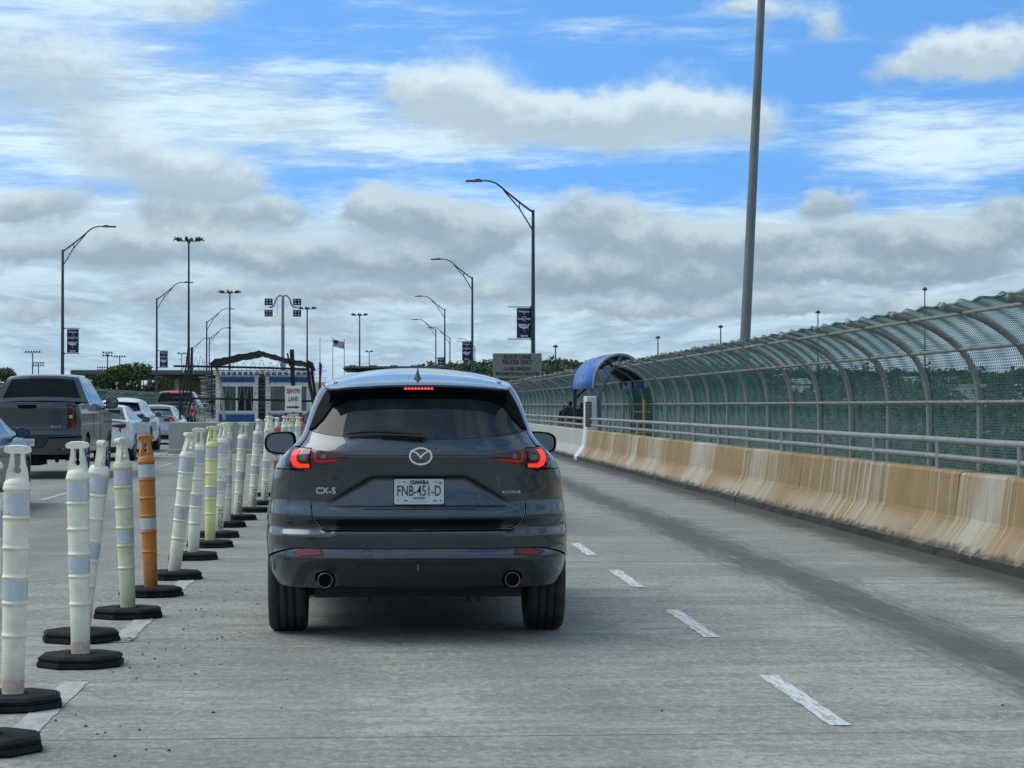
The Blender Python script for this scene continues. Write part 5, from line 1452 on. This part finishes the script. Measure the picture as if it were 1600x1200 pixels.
C = [((-22,1165),(-20,720),WHP,0,0,'delineator at the left edge, only its black octagonal base in view',None,None,10),
 ((20,1099),(28,696),WHP,4,0,'nearest full white delineator at the left edge',None,SCUF,8),
 ((126,1035),(121,690),WHP,-8,0,'second white delineator with pink scuff on its foot',None,SCUF,0),
 ((127,997),(160,688),WHP,84,0,'white delineator leaning right behind the second one',None,None,12),
 ((200,961),(190,684),GRP,62,0,'pale green delineator left of the orange one',WHP,None,5),
 ((236,928),(227,680),ORP,24,0,'orange delineator with two silver bands',None,None,20),
 ((272,902),(298,676),WHP,48,0,'white delineator leaning right just behind the orange one',None,None,9),
 ((302,872),(311,669),WHP,10,0,'upright white delineator left of the yellow one',None,None,3),
 ((328,853),(332,666),YEP,22,0,'yellow delineator in the middle of the row',None,None,14),
 ((341,838),(349,662),WHP,14,1,'white lettered delineator right behind the yellow one',None,None,2),
 ((354,822),(355,660),WHP,30,0,'white delineator second behind the yellow one',None,None,7),
 ((371,811),(381,660),WHP,6,1,'white delineator standing alone before the concrete block, leaning right',None,None,17),
 ((394,799),(405,655),WHP,66,1,'white lettered delineator nearest left of the SUV',None,None,4),
 ((413,788),(422,650),WHP,40,1,'white lettered delineator touching the SUV outline',None,None,11),
 ((424,775),(418,654),WHP,50,0,'white delineator half behind the lettered one by the SUV mirror',None,None,0),
 ((429,766),(433,652),REP,70,0,'red orange delineator behind the SUV mirror',WHP,None,0),
 ((440,757),(446,650),WHP,20,0,'white delineator left of the red and white arrow sign',None,None,0),
 ((452,748),(455,651),GRP,15,0,'far delineator below the arrow sign',None,None,0),
 ((462,741),(466,651),WHP,35,0,'farthest white delineator right of the arrow sign',None,None,0),
 ((470,736),(473,652),REP,60,0,'farthest red delineator beside the SUV pillar',None,None,0)]
for (b, tpx, m, turn, tx, lab, hmx, sc_, bt) in C:
    delineator(lab, b, tpx, m, turn, bool(tx), (1,1) if m is not REP else (0,1), hmx, None, sc_, bt)
# ------------------------------------------------------------------ litter and grit on the deck
rg2 = random.Random(21); gv = MB()
for k in range(150):
    Yp = rg2.uniform(8.3, 17) if k < 90 else rg2.uniform(8.3, 30)
    xp = rg2.gauss(-1.15, .22) if k < 90 else rg2.uniform(-2.2, 4.9)
    s_ = rg2.choice((.004,.006,.008,.011)); n = 5
    pts = [(xp+s_*rg2.uniform(.5,1.3)*math.cos(a*1.256), Yp+s_*rg2.uniform(.5,1.3)*math.sin(a*1.256)) for a in range(n)]
    gv.addv([(a, b_, .0) for a, b_ in pts] + [(xp, Yp, s_*.9)], [(i, (i+1) % n, n) for i in range(n)])
tag(gv.build('gravel', mat('grit_dark', (.035,.034,.032), .9)), 'scattered dark grit on the concrete beside the delineators', 'gravel', kind='stuff')
lp = pix(205, 998, CAM_H*FPX/(998-634)); lf = MB()
lf.addv([(-.045,-.01,.002),(-.015,-.03,.022),(.02,-.022,.008),(.05,.0,.025),(.015,.022,.012),(-.02,.025,.024)], [(0,1,5),(1,2,4,5),(2,3,4)]); 
o = lf.build('dry_leaf', mat('dry_leaf', (.16,.095,.045), .8)); o.location = (lp.x, lp.y, 0); sm_ = o.modifiers.new('thickness','SOLIDIFY'); sm_.thickness = .002
tag(o, 'curled brown dry leaf on the deck beside the second delineator', 'leaf')

# ================================================================== CHECKPOINT: BLOCKS, FRAME, BOOTHS, SIGNS
STEEL = mat('rusty_black_steel', (.022,.020,.020), .6, .3, var=.5, vscale=5, vcol=(.05,.035,.025))
# concrete blocks in front
BG = 'concrete blocks before the booths'
def block(label, x0, x1, y, h=.93):
    mb = MB(); pr = [(-.30,0),(-.30,.10),(-.26,.14),(-.20,h-.03),(-.17,h),(.17,h),(.20,h-.03),(.26,.14),(.30,.10),(.30,0)]
    n = len(pr); V = [(x, y+a, z) for x in (x0, x1) for a, z in pr]
    mb.addv(V, [(j, j+1, n+j+1, n+j) for j in range(n-1)]); mb.addv(V[:n], [tuple(range(n))]); mb.addv(V[n:], [tuple(range(n))])
    tag(mb.build('concrete_block', mat('block_concrete', (.36,.36,.335), .85, var=.6, vscale=1.6, vcol=(.24,.24,.225), bump=.4), fix=True), label, 'barrier', BG)
block('left concrete barrier block below the black frame', -6.05, -3.55, 65.3)
block('right concrete barrier block behind the delineators', -3.52, -1.2, 65.3)
# debris of straw-coloured paint flakes at its foot
for i, (u, w_) in enumerate(((248,.22),(258,.16),(270,.26),(283,.18),(368,.20),(392,.24))):
    p_ = pix(u, 711, 62.5); mb = MB().addv([(p_.x-w_/2,62.2,.004),(p_.x+w_/2,62.3,.03),(p_.x+w_/2.2,62.9,.012),(p_.x-w_/2.5,62.8,.035)], [(0,1,2,3)])
    o = mb.build('plank_scrap', mat('pale_wood', (.50,.46,.30), .8)); sm_ = o.modifiers.new('thickness','SOLIDIFY'); sm_.thickness = .03
    tag(o, 'pale wooden scrap on the road, %s from the left below the concrete block' % ('first','second','third','fourth','fifth','last')[i], 'wood scrap', 'scraps below the concrete block')
# booths
BWHITE = mat('booth_white', (.66,.68,.68), .5, var=.4, vscale=3, vcol=(.48,.50,.50)); BBLUE = mat('booth_blue', (.008,.075,.24), .35, var=.3, vscale=4)
BGLASS = mat('booth_glass', (.05,.075,.075), .06, spec=.6); BGLASS2 = mat('booth_glass_dark', (.010,.012,.016), .06)
def booth(label, u0, u1, Y, panes):
    x0, x1 = pix(u0, 600, Y).x, pix(u1, 600, Y).x; H = 2.50; d = 1.5
    t = thing('guard_booth', label, 'booth', ((x0+x1)/2, Y, 0), group='white and blue guard booths'); w = (x1-x0)/2
    MB().box(-w, w, .02, d, .25, H-.05).build('wall', BWHITE, t)
    MB().box(-w-.05, w+.05, -.06, d+.05, .0, .25).build('plinth', CONC, t)
    MB().box(-w-.06, w+.06, -.20, d+.1, H, H+.07, bev=.01).build('roof', BWHITE, t)
    n = 4
    for k in range(n):
        a, b = -w*.84 + 1.68*w*k/n, -w*.84 + 1.68*w*(k+1)/n
        MB().box(a+.008, b-.008, -.012, .016, H-.30, H-.13, bev=.004).build('blue_tile', BBLUE, t)
        MB().box(a+.008, b-.008, -.012, .016, .78, 1.12, bev=.004).build('blue_tile', BBLUE, t)
    for k in range(16):                                 # scalloped awning edge
        a = -w-.04 + (2*w+.08)*k/16
        MB().box(a, a+(2*w+.08)/16*.55, -.24, -.20, H-.06, H+.05).build('awning_slat', BWHITE if k % 2 == 0 else BBLUE, t)
    fr = MB(); z0, z1 = 1.24, 2.06; wx = w*.78
    fr.box(-wx-.05, wx+.05, -.03, .018, z0-.06, z0); fr.box(-wx-.05, wx+.05, -.03, .018, z1, z1+.06); fr.box(-wx-.05,-wx,-.03,.018,z0,z1); fr.box(wx,wx+.05,-.03,.018,z0,z1); fr.box(-.035,.035,-.032,.018,z0,z1)
    f = fr.build('window_frame', BWHITE, t)
    MB().box(-wx,-.036,-.004,.019,z0,z1).build('pane', BGLASS, f); MB().box(.036,wx,-.004,.019,z0,z1).build('pane', BGLASS2 if panes else BGLASS, f)
    for sx in (-1, 1): MB().box(sx*(w-.05)-.05, sx*(w-.05)+.05, -.02, .019, .3, H-.06).build('corner_post', BWHITE, t)
booth('left guard booth with wide window and blue tile bands', 337, 403, 74, 1)
booth('right guard booth behind the lane arrow sign', 415, 487, 74, 0)
MB_gap = MB().box(pix(404,600,75).x, pix(414,600,75).x, 74.6, 75.4, 0, 2.4); tag(MB_gap.build('gap_shade', mat('gap_shade_dark', (.03,.032,.035), .5)), 'dark box standing in for the shade between the two guard booths', 'gap_shade')  # dark box added as the shade in the gap between the booths
# black pipe frame with corrugated awning and razor wire
Y = 66.2
fr = thing('shelter_frame', 'black steel frame with arched corrugated awning over the booths', 'frame', (0, 0, 0))
def bar(name, pts, r, m=STEEL, n=6): return MB().tube([pix(u, v, Y+dy) for (u, v, *q) in pts for dy in [q[0] if q else 0]], r, n).build(name, m, fr)
bar('upright', [(300,543),(298,600),(297,680),(297,708)], .042); bar('upright', [(296,543),(292,610),(290,655)], .026); bar('upright', [(294,545,.3),(286,612,.3),(281,655,.3)], .028)
bar('crossbar', [(271,572),(340,573),(420,575),(480,577)], .032); bar('crossbar', [(270,622),(340,623),(420,625),(492,627)], .032)
bar('upright', [(281,655),(281,608)], .03); bar('upright', [(331,572),(330,625),(333,655)], .025)
bar('upright', [(456,546),(457,575),(458,603)], .075); bar('upright', [(449,552),(453,572)], .03)
bar('arch_leg', [(480,566),(484,600),(490,630),(492,655)], .06); bar('arch_leg', [(486,567),(490,600),(496,640)], .05); bar('arch_leg', [(480,565),(487,568),(491,580)], .05)
bar('upright', [(500,566),(500,612)], .035); bar('upright', [(502,569),(499,612)], .03)
# awning: corrugated sheet, arched
aw = MB(); prof = [(328,568),(336,561),(350,559),(372,554),(392,551),(404,548),(412,550),(430,555),(452,561),(470,564),(482,567)]
prof = smooth_path(prof, 4); V = []; 
for i, (u, v) in enumerate(prof):
    k = (.022 if i % 4 == 0 else 0.0)
    f_ = max(0, 1-abs(u-385)/75)
    a = pix(u, v, 66.0); b = pix(u, v, 66.0); 
    V += [(a.x, 66.0, a.z+k), (a.x, 66.0, a.z-.06+k), (a.x*1.0, 68.4, a.z+k-.10), (a.x, 68.4, a.z-.04+k-.10)]
n = len(prof); F = []
for i in range(n-1):
    o_ = 4*i; q_ = 4*(i+1); F += [(o_, q_, q_+2, o_+2), (o_+1, o_+3, q_+3, q_+1), (o_, o_+1, q_+1, q_), (o_+2, q_+2, q_+3, o_+3)]
aw.addv(V, F); aw.build('awning_sheet', STEEL, fr, fix=True)
# hanging torn sheet under the left half
aw = MB(); top = [(330,568),(345,563),(365,558),(385,556),(404,553)]; low = [(328,573),(350,571),(372,564),(392,559),(406,555)]
V = [tuple(pix(u, v, 65.9)) for u, v in top] + [tuple(pix(u, v, 65.9)) for u, v in low]; 
o = aw.addv(V, [(i, 5+i, 6+i, i+1) for i in range(4)]).build('torn_sheet', STEEL, fr); sm_ = o.modifiers.new('thickness','SOLIDIFY'); sm_.thickness = .02
pb = pix(336, 562, 66.4); pe = pix(351, 657, 66.4)
tag(MB().tube([pb, (pb+pe)/2 + Vector((.05,0,0)), pe], .055, 6).build('leaning_pole', mat('cream_pole', (.42,.42,.36), .6, var=.4)), 'cream pole leaning in front of the left booth', 'pole')
WIRE = mat('razor_wire', (.34,.36,.37), .45, .4)
def coil(label, c, r, turns, axis_u, axis_v, sq=1.0, th=.0065):
    """a stretched coil: axis from axis_u to axis_v"""
    a, b = Vector(axis_u), Vector(axis_v); d = (b-a).normalized(); e = d.cross(Vector((0,1,0))).normalized(); pts = []; rr_ = random.Random(hash(label) % 999)
    N_ = turns*16
    for i in range(N_+1):
        t_ = i/N_; th_ = 2*math.pi*turns*t_
        rad_ = r*(1+.12*math.sin(t_*9+c))
        pts.append(a + (b-a)*t_ + e*math.cos(th_)*rad_ + Vector((0,1,0))*math.sin(th_)*rad_*sq + Vector((0,0,.04*math.sin(th_*.37+c))))
    t = MB().tube(pts, th, 4, smooth=False)
    for i in range(0, N_, 4):
        p_ = pts[i]; t.addv([p_+Vector((-.022,0,-.006)), p_+Vector((.022,0,-.006)), p_+Vector((.022,0,.006)), p_+Vector((-.022,0,.006))], [(0,1,2,3)])
    tag(t.build('razor_wire', WIRE), label, 'razor wire', 'razor wire around the booths')
coil('upright razor wire coil left of the left booth', 1, .26, 10, pix(326,575,67), pix(327,656,67))
coil('razor wire coil between the two booths', 2, .26, 9, pix(417,572,67), pix(410,645,67))
coil('razor wire coil lying along the top of the booths', 3, .20, 10, pix(340,575,68), pix(478,576,68))
coil('loose razor wire coil over the queue, left of the frame', 4, .24, 5, pix(282,570,67.5), pix(322,568,67.5))
coil('razor wire coil along the top of the concrete block', 5, .28, 7, pix(288,645,66), pix(330,648,66))
coil('razor wire coil at the right end of the frame', 6, .25, 8, pix(494,575,67.5), pix(505,640,67.5))
coil('razor wire coil across the windows of the left booth', 7, .34, 5, pix(345,620,67), pix(400,622,67))
# lane signs on one post
Y = 56.0
SIGNW = mat('sign_white', (.80,.80,.79), .45, var=.25, vscale=6); SIGNR = mat('sign_red', (.22,.012,.025), .45)
a = pix(445.5, 603, Y); b = pix(471, 643.5, Y); cx_, w_ = (a.x+b.x)/2, (b.x-a.x)
t = thing('lane_sign', 'white lane sign with red lettering and red arrow above the delineators', 'sign', (cx_, Y, 0))
MB().box(-.03,.03,.012,.07,.0,a.z-.02).build('sign_post', GALV, t)
pl2 = MB().box(-w_/2, w_/2, -.008, .008, b.z, a.z, bev=.004).build('sign_panel', SIGNW, t); h_ = a.z-b.z
text_on('SENTRI', .16, pl2, (0,-.0095,b.z+h_*.79), SIGNR, .005, fit=w_*.82); text_on('LANE', .16, pl2, (0,-.0095,b.z+h_*.49), SIGNR, .005, fit=w_*.58)
ar = [(-.40,-.055),(.12,-.055),(.12,-.115),(.42,0),(.12,.115),(.12,.055),(-.40,.055)]
MB().prism(ccw([(q*w_, b.z+h_*.18+z*w_) for q, z in ar]), -.0085, -.0105, lambda p_, q_, hh: (p_, hh, q_)).build('arrow', SIGNR, pl2, fix=True)
z1, z0 = pix(443,645,Y).z, pix(443,659,Y).z
p3 = MB().box(-w_*.56, w_*.56, -.012, .008, z0, z1, bev=.003).build('lower_panel', SIGNR, t)
text_on('MEMBERS', .10, p3, (0,-.0135,z1-.062), SIGNW, .003, fit=w_*.7); text_on('ONLY', .12, p3, (0,-.0135,z0+.062), SIGNW, .004, fit=w_*.5)
# weathered grey sign for trucks on the right
Y = 92.0; a = pix(770, 552, Y); b = pix(846.5, 591, Y); cx_, w_ = (a.x+b.x)/2, b.x-a.x
t = thing('truck_lane_sign', 'weathered grey lane sign with faded dark lettering above the railing', 'sign', (cx_, Y, 0))
SG = mat('faded_sign_grey', (.21,.21,.20), .7, var=.5, vscale=5, vcol=(.15,.152,.15)); SINK = mat('faded_ink', (.025,.026,.028), .7, var=.9, vscale=16, vcol=(.13,.13,.126))
pn = MB().box(-w_/2, w_/2, -.012, .012, b.z, a.z, bev=.006).build('sign_panel', SG, t); h_ = a.z-b.z
EDGE = mat('faded_edge', (.26,.26,.25), .6)
mb = MB(); e = .022
mb.box(-w_/2+.02,w_/2-.02,-.016,-.013,a.z-.04,a.z-.02); mb.box(-w_/2+.02,w_/2-.02,-.016,-.013,b.z+.02,b.z+.04); mb.box(-w_/2+.02,-w_/2+.04,-.016,-.013,b.z+.041,a.z-.041); mb.box(w_/2-.04,w_/2-.02,-.016,-.013,b.z+.041,a.z-.041); mb.box(-w_/2+.041,w_/2-.041,-.016,-.013,b.z+h_*.50,b.z+h_*.52)
mb.build('sign_border', EDGE, pn)
text_on('RIGHT LANE', .23, pn, (0,-.0145,b.z+h_*.84), SINK, .016, fit=w_*.56); text_on('TRUCKS ONLY', .23, pn, (0,-.0145,b.z+h_*.64), SINK, .016, fit=w_*.64)
text_on('CARRIL DERECHO', .18, pn, (0,-.0145,b.z+h_*.37), SINK, .014, fit=w_*.56); text_on('SOLAMENTE PARA CAMIONES', .18, pn, (0,-.0145,b.z+h_*.17), SINK, .014, fit=w_*.88)
for sx in (-.30,.30): MB().box(sx-.035, sx+.035, .014, .08, -.2, a.z-.05).build('sign_post', GALV, t)

# ================================================================== BLUE WALKWAY CANOPY, GATE, PEOPLE
CBLUE = mat('canopy_blue', (.012,.115,.43), .42, var=.3, vscale=1.5, vcol=(.010,.085,.33)); CDARK = mat('canopy_frame_blue', (.016,.035,.12), .5)
cy0, cy1 = 57.2, 62.8; xl, xr, zE, zC = 5.73, 7.12, 1.88, 2.76
ct = thing('walkway_canopy', 'bright blue barrel canopy over the walkway entrance', 'canopy', (0,0,0))
def cpt(a, k=1.0): return ((xl+xr)/2 - (xr-xl)/2*math.cos(a)*k, zE + (zC-zE)*math.sin(a)**.85*k)
n = 20; V = []
for i in range(n+1):
    x, z = cpt(math.pi*i/n)
    for yy in (cy0, (cy0+cy1)/2, cy1): V.append((x, yy, z + (.03*math.sin(i*2.2) if yy not in (cy0, cy1) else 0)))
sh = MB().addv(V, [(3*i+j, 3*i+j+1, 3*i+j+4, 3*i+j+3) for i in range(n) for j in range(2)], True).build('canopy_sheet', CBLUE, ct); sm_ = sh.modifiers.new('thickness','SOLIDIFY'); sm_.thickness = .03
for yy in (cy0-.03, (cy0+cy1)/2, cy1+.03):
    MB().tube([(cpt(math.pi*i/n, .99)[0], yy, cpt(math.pi*i/n, .99)[1]) for i in range(n+1)], .045, 7).build('arch_rib', PIPE if yy < cy0 else CDARK, ct)
for (xx, yy) in ((xl+.02,cy1-.1),(xl+.16,cy0+.0)):
    MB().box(xx-.05, xx+.05, yy-.05, yy+.05, -.18, zE+.06).build('canopy_post', CDARK if yy > 60 else mat('canopy_post_blue', (.10,.13,.20), .5), ct)
MB().tube([(xl+.16,cy0-.02,1.72),(6.15,cy0-.02,2.25),(6.47,cy0-.02,zC-.06)], .045, 6).build('brace', mat('canopy_post_blue', (.10,.13,.20), .5), ct)
MB().tube([(xl+.02,cy1-.1,1.6),(xl+.34,cy1-.1,zE+.03)], .035, 6).build('brace', CDARK, ct)
# letters worked in the end arch
LET = mat('arch_letter', (.17,.20,.30), .5)
o = text_on('BP', .34, ct, (6.05, cy0-.045, 2.28), LET, .02, right=(.8,0,.52), up=(-.52,0,.85), name='arch_lettering', ex=.015)
# yellow turnstile gate in the fence
t = thing('turnstile', 'yellow turnstile gate in the walkway below the canopy', 'gate', (6.95, 56.4, -.18))
YELL = mat('yellow_steel', (.42,.30,.05), .5, var=.4, vscale=7)
MB().tube([(.02,0,0),(.02,0,1.75)], .04, 8).build('post', YELL, t)
for k in range(5): MB().tube([(-.24,-.02,.35+k*.27),(.20,.02,.35+k*.27)], .016, 6).build('arm', YELL, t)
for k in range(4): MB().tube([(-.28+.09*k,.25,0),(-.28+.09*k,.25,1.55)], .018, 6).build('cage_bar', mat('rusty_cage', (.10,.07,.05), .7, var=.5), t)

def person(label, x, y, h, shirt, legs, hair, step, bag=None):
    t = thing('person', label, 'person', (x, y, -.05)); k = h/1.70
    SK = mat('skin_tone', (.22,.125,.085), .6)
    P = [(0,0,.93),(0,.01,1.12),(0,.01,1.34),(0,0,1.46),(0,.02,1.54),(0,.03,1.62),(0,.03,1.68),                          # 0-6 pelvis..crown
         (-.17,0,1.41),(-.22,-.02,1.14),(-.21,.06,.92),(.17,0,1.41),(.22,.03,1.14),(.22,-.04,.92),                         # 7-12 arms
         (-.09,0,.90),(-.10,step*.5+.03,.50),(-.10,step*.6-.03,.09),(-.10,step*.6+.10,.03),(.09,0,.90),(.10,-step*.5+.05,.50),(.10,-step*.7-.02,.10),(.10,-step*.7+.11,.03)]
    E = [(0,1),(1,2),(2,3),(3,4),(4,5),(5,6),(2,7),(7,8),(8,9),(2,10),(10,11),(11,12),(0,13),(13,14),(14,15),(15,16),(0,17),(17,18),(18,19),(19,20)]
    rad_ = [(.155,.12),(.145,.11),(.175,.12),(.06,.06),(.065,.075),(.085,.10),(.05,.06),(.065,.065),(.048,.048),(.032,.034),(.065,.065),(.048,.048),(.032,.034),(.095,.10),(.062,.068),(.042,.045),(.045,.03),(.095,.10),(.062,.068),(.042,.045),(.045,.03)]
    me = bpy.data.meshes.new('body'); me.from_pydata([(a*k,b*k,c*k) for a,b,c in P], E, [])
    o = link('body', me, t)
    sk = o.modifiers.new('skin', 'SKIN')
    for i, r_ in enumerate(rad_): me.skin_vertices[0].data[i].radius = (r_[0]*k, r_[1]*k)
    me.skin_vertices[0].data[0].use_root = True
    ss_ = o.modifiers.new('smooth', 'SUBSURF'); ss_.levels = 2; ss_.render_levels = 2
    bpy.context.view_layer.update()
    em = bpy.data.meshes.new_from_object(o.evaluated_get(bpy.context.evaluated_depsgraph_get())); o.modifiers.clear(); o.data = em
    for m in (shirt, legs, SK, hair, mat('shoe_dark', (.03,.03,.03), .7)): em.materials.append(m)
    for f in em.polygons:
        c = f.center/k; f.use_smooth = True
        f.material_index = 4 if c.z < .09 else 1 if c.z < .96 and abs(c.x) < .19 else 3 if (c.z > 1.53 and (c.y < .07 or c.z > 1.64)) else 2 if c.z > 1.45 or c.z < 1.0 else 0
    # hands: palm with five fingers
    for sx, hy in ((-1,.06),(1,-.04)):
        mb = MB(); bx, bz = sx*.213*k, .92*k
        mb.tube([(bx,hy*k,bz),(bx,hy*k+.01,bz-.09*k)], [.030*k,.034*k], 6)
        for q in range(4): mb.tube([(bx,hy*k-.024+.018*q,bz-.08*k),(bx-sx*.008,hy*k-.022+.018*q,bz-(.13+.01*(q in (1,2)))*k),(bx-sx*.02,hy*k-.02+.018*q,bz-(.155+.012*(q in (1,2)))*k)], .0085*k, 5)
        mb.tube([(bx,hy*k+.03,bz-.03*k),(bx-sx*.01,hy*k+.055,bz-.07*k),(bx-sx*.014,hy*k+.055,bz-.10*k)], .010*k, 5)
        mb.build('hand', SK, t)
    # face details
    fz = MB(); fz.tube([(0,.125*k,1.595*k),(0,.145*k,1.575*k),(0,.13*k,1.565*k)], [.008,.016,.010], 5)
    for sx in (-1, 1): fz.tube([(sx*.086*k,.02*k,1.61*k),(sx*.095*k,.015*k,1.59*k),(sx*.086*k,.02*k,1.565*k)], [.012,.016,.009], 5)
    fz.build('ears_and_nose', SK, t)
    if bag:
        MB().box(-.16*k,.16*k,-.30*k,-.12*k,bag[1]*k,bag[2]*k, bev=.04).build('backpack', bag[0], t)
    return t
DK = mat('dark_cloth', (.012,.014,.018), .85); DK2 = mat('dark_navy_cloth', (.016,.020,.034), .85); RD = mat('pink_red_cloth', (.40,.07,.08), .8); JN = mat('pale_jeans', (.22,.28,.36), .85); HB = mat('dark_hair', (.010,.009,.008), .6)
pA = pix(891, 640, 71.5); person('person in dark hooded top and pale jeans walking under the canopy', pA.x, 71.5, 1.66, DK2, JN, HB, .16)
pB = pix(909, 640, 66.0); person('person in black top and pink red trousers behind the pillar', pB.x, 66.0, 1.60, DK, RD, HB, -.14)
pC = pix(882, 640, 78.0); person('third person in dark clothes, left of the two walkers', pC.x, 78.0, 1.52, DK, mat('rust_cloth', (.22,.07,.03), .8), HB, .1)

# ================================================================== PORT BUILDINGS AND FAR ROOFS
ROOFM = mat('canopy_fascia', (.10,.115,.13), .5, .2, var=.3, vscale=.2); TANW = mat('tan_wall', (.46,.39,.27), .8, var=.3, vscale=.4); WINB = mat('far_window', (.04,.05,.06), .15)
Y = 262; l = pix(110, 578, Y); r = pix(478, 576, Y)
pt = thing('port_canopy', 'long flat dark roof of the inspection port on the left skyline', 'building', (0,0,0))
MB().box(l.x, r.x, Y, Y+26, l.z-.55, l.z, bev=.05).build('roof', ROOFM, pt)
MB().box(l.x+1.5, r.x-1.0, Y+1.5, Y+25, l.z-.95, l.z-.56).build('roof_beam', mat('port_beam', (.05,.055,.06), .6), pt)
for k in range(8):
    x = l.x+2.5+(r.x-l.x-5)*k/7
    for yy in (Y+3, Y+22): MB().box(x-.25,x+.25,yy-.25,yy+.25,-.5,l.z-.95).build('column', mat('port_column', (.30,.29,.27), .7), pt)
a = pix(240, 588, 285); b = pix(312, 588, 285)
tw = thing('tan_building', 'tan office building under the flat port roof', 'building', (0,0,0))
MB().box(a.x, b.x, 286, 298, -.5, a.z-.3, bev=.03).build('wall', TANW, tw)
MB().box(a.x-.2, b.x+.2, 285.8, 298.2, a.z-.3, a.z+.1).build('parapet', mat('tan_trim', (.36,.30,.21), .8), tw)
for k in range(4):
    x = a.x+.7+(b.x-a.x-2.2)*k/3; w = MB().box(x,x+1.0,285.9,286.05,1.0,2.6).build('window', mat('tan_trim', (.36,.30,.21), .8), tw); MB().box(x+.07,x+.93,285.86,285.95,1.07,2.53).build('pane', WINB, w)
a = pix(312, 592, 290); b = pix(480, 592, 290)
gw = thing('grey_building', 'grey inspection hall behind the guard booths', 'building', (0,0,0))
MB().box(a.x, b.x, 291, 305, -.5, a.z, bev=.03).build('wall', mat('grey_wall', (.25,.26,.27), .8, var=.3, vscale=.3), gw)
for k in range(7):
    x = a.x+.6+(b.x-a.x-2)*k/6; w = MB().box(x,x+1.3,290.9,291.05,1.4,3.2).build('window', mat('grey_trim', (.40,.41,.42), .7), gw); MB().box(x+.08,x+1.22,290.86,290.95,1.48,3.12).build('pane', WINB, w)
# pale sheds and houses in the valley to the right
WG = 'pale roofs in the valley beyond the right fence'
def shed(label, u0, u1, vt, vb, Y, col, name='warehouse', pitched=False):
    a, b = pix(u0, vt, Y), pix(u1, vb, Y); z0 = terr_h((a.x+b.x)/2, Y)-.5; d = 14
    t = thing(name, label, 'building', (0,0,0), group=WG)
    wl = mat('shed_wall_%d' % int(col*100), (col, col*1.01, col*1.0), .7, var=.3, vscale=.3)
    MB().box(a.x, b.x, Y, Y+d, min(z0, b.z), a.z-.35).build('wall', wl, t)
    if pitched:
        m_ = (a.x+b.x)/2; MB().addv([(a.x-.4,Y-.4,a.z-.4),(b.x+.4,Y-.4,a.z-.4),(b.x+.4,Y+d+.4,a.z-.4),(a.x-.4,Y+d+.4,a.z-.4),(a.x-.4,Y+d/2,a.z+1.2),(b.x+.4,Y+d/2,a.z+1.2)], [(0,1,5,4),(2,3,4,5),(0,4,3),(1,2,5),(3,2,1,0)]).build('roof', mat('tin_roof', (.45,.46,.46), .5, .2, var=.4, vscale=.3), t)
    else: MB().box(a.x-.3, b.x+.3, Y-.3, Y+d+.3, a.z-.35, a.z).build('roof', mat('flat_pale_roof', (.62,.64,.66), .6), t)
    k = max(2, int((b.x-a.x)/6))
    for i in range(k):
        x = a.x + (b.x-a.x)*(i+.3)/k; zc = a.z-1.6
        w = MB().box(x, x+1.4, Y-.06, Y+.05, zc-.6, zc+.5).build('window', mat('shed_trim', (.2,.21,.22), .6), t)
        MB().box(x+.1, x+1.3, Y-.09, Y-.05, zc-.5, zc+.4).build('pane', WINB, w)
shed('long white shed seen through the fence near its right end', 1452, 1556, 600, 612, 470, .70)
shed('white roofed shed above the long white one', 1430, 1498, 588, 597, 640, .62)
shed('small pale house between fence posts left of the long white shed', 1248, 1268, 598, 610, 520, .45, 'house', True)
shed('low pale house below the small pale house', 1250, 1280, 611, 622, 450, .40, 'house', True)
shed('pale house left of the white roofs', 1305, 1324, 586, 596, 620, .48, 'house', True)
shed('white shed at the right edge of the frame', 1590, 1640, 600, 612, 480, .6)
shed('far pale house between fence posts near the leaning pole', 1210, 1232, 590, 600, 700, .42, 'house', True)
# orange digger working in the valley
p_ = pix(1530, 660, 330); zt = terr_h(p_.x, 330)
ORG = mat('digger_orange', (.38,.15,.04), .6, var=.5, vscale=1.5)
t = thing('orange_digger', 'orange machine half hidden in the trees beyond the fence', 'digger', (p_.x, 330, zt+1.0))
MB().box(-1.3,1.3,-1,1,1.2,2.4, bev=.15).build('body', ORG, t); MB().box(.1,1.2,-.8,.8,2.4,3.9, bev=.12).build('cab', ORG, t); MB().box(.2,1.1,-.86,-.78,2.6,3.6, bev=.02).build('cab_window', WINB, t)
MB().tube([(-.6,0,2.2),(-1.5,0,5.2),(-3.0,0,4.6)], [.3,.28,.2], 6).tube([(-3.0,0,4.6),(-3.2,0,2.6)], [.2,.18], 6).build('boom', ORG, t); MB().box(-3.7,-2.8,-.5,.5,1.9,2.7, bev=.15).build('bucket', STEEL, t)
for sy in (-.8,.8): MB().box(-1.8,1.8,sy-.3,sy+.3,-1.2,1.1, bev=.3).build('track', RUBBER, t)
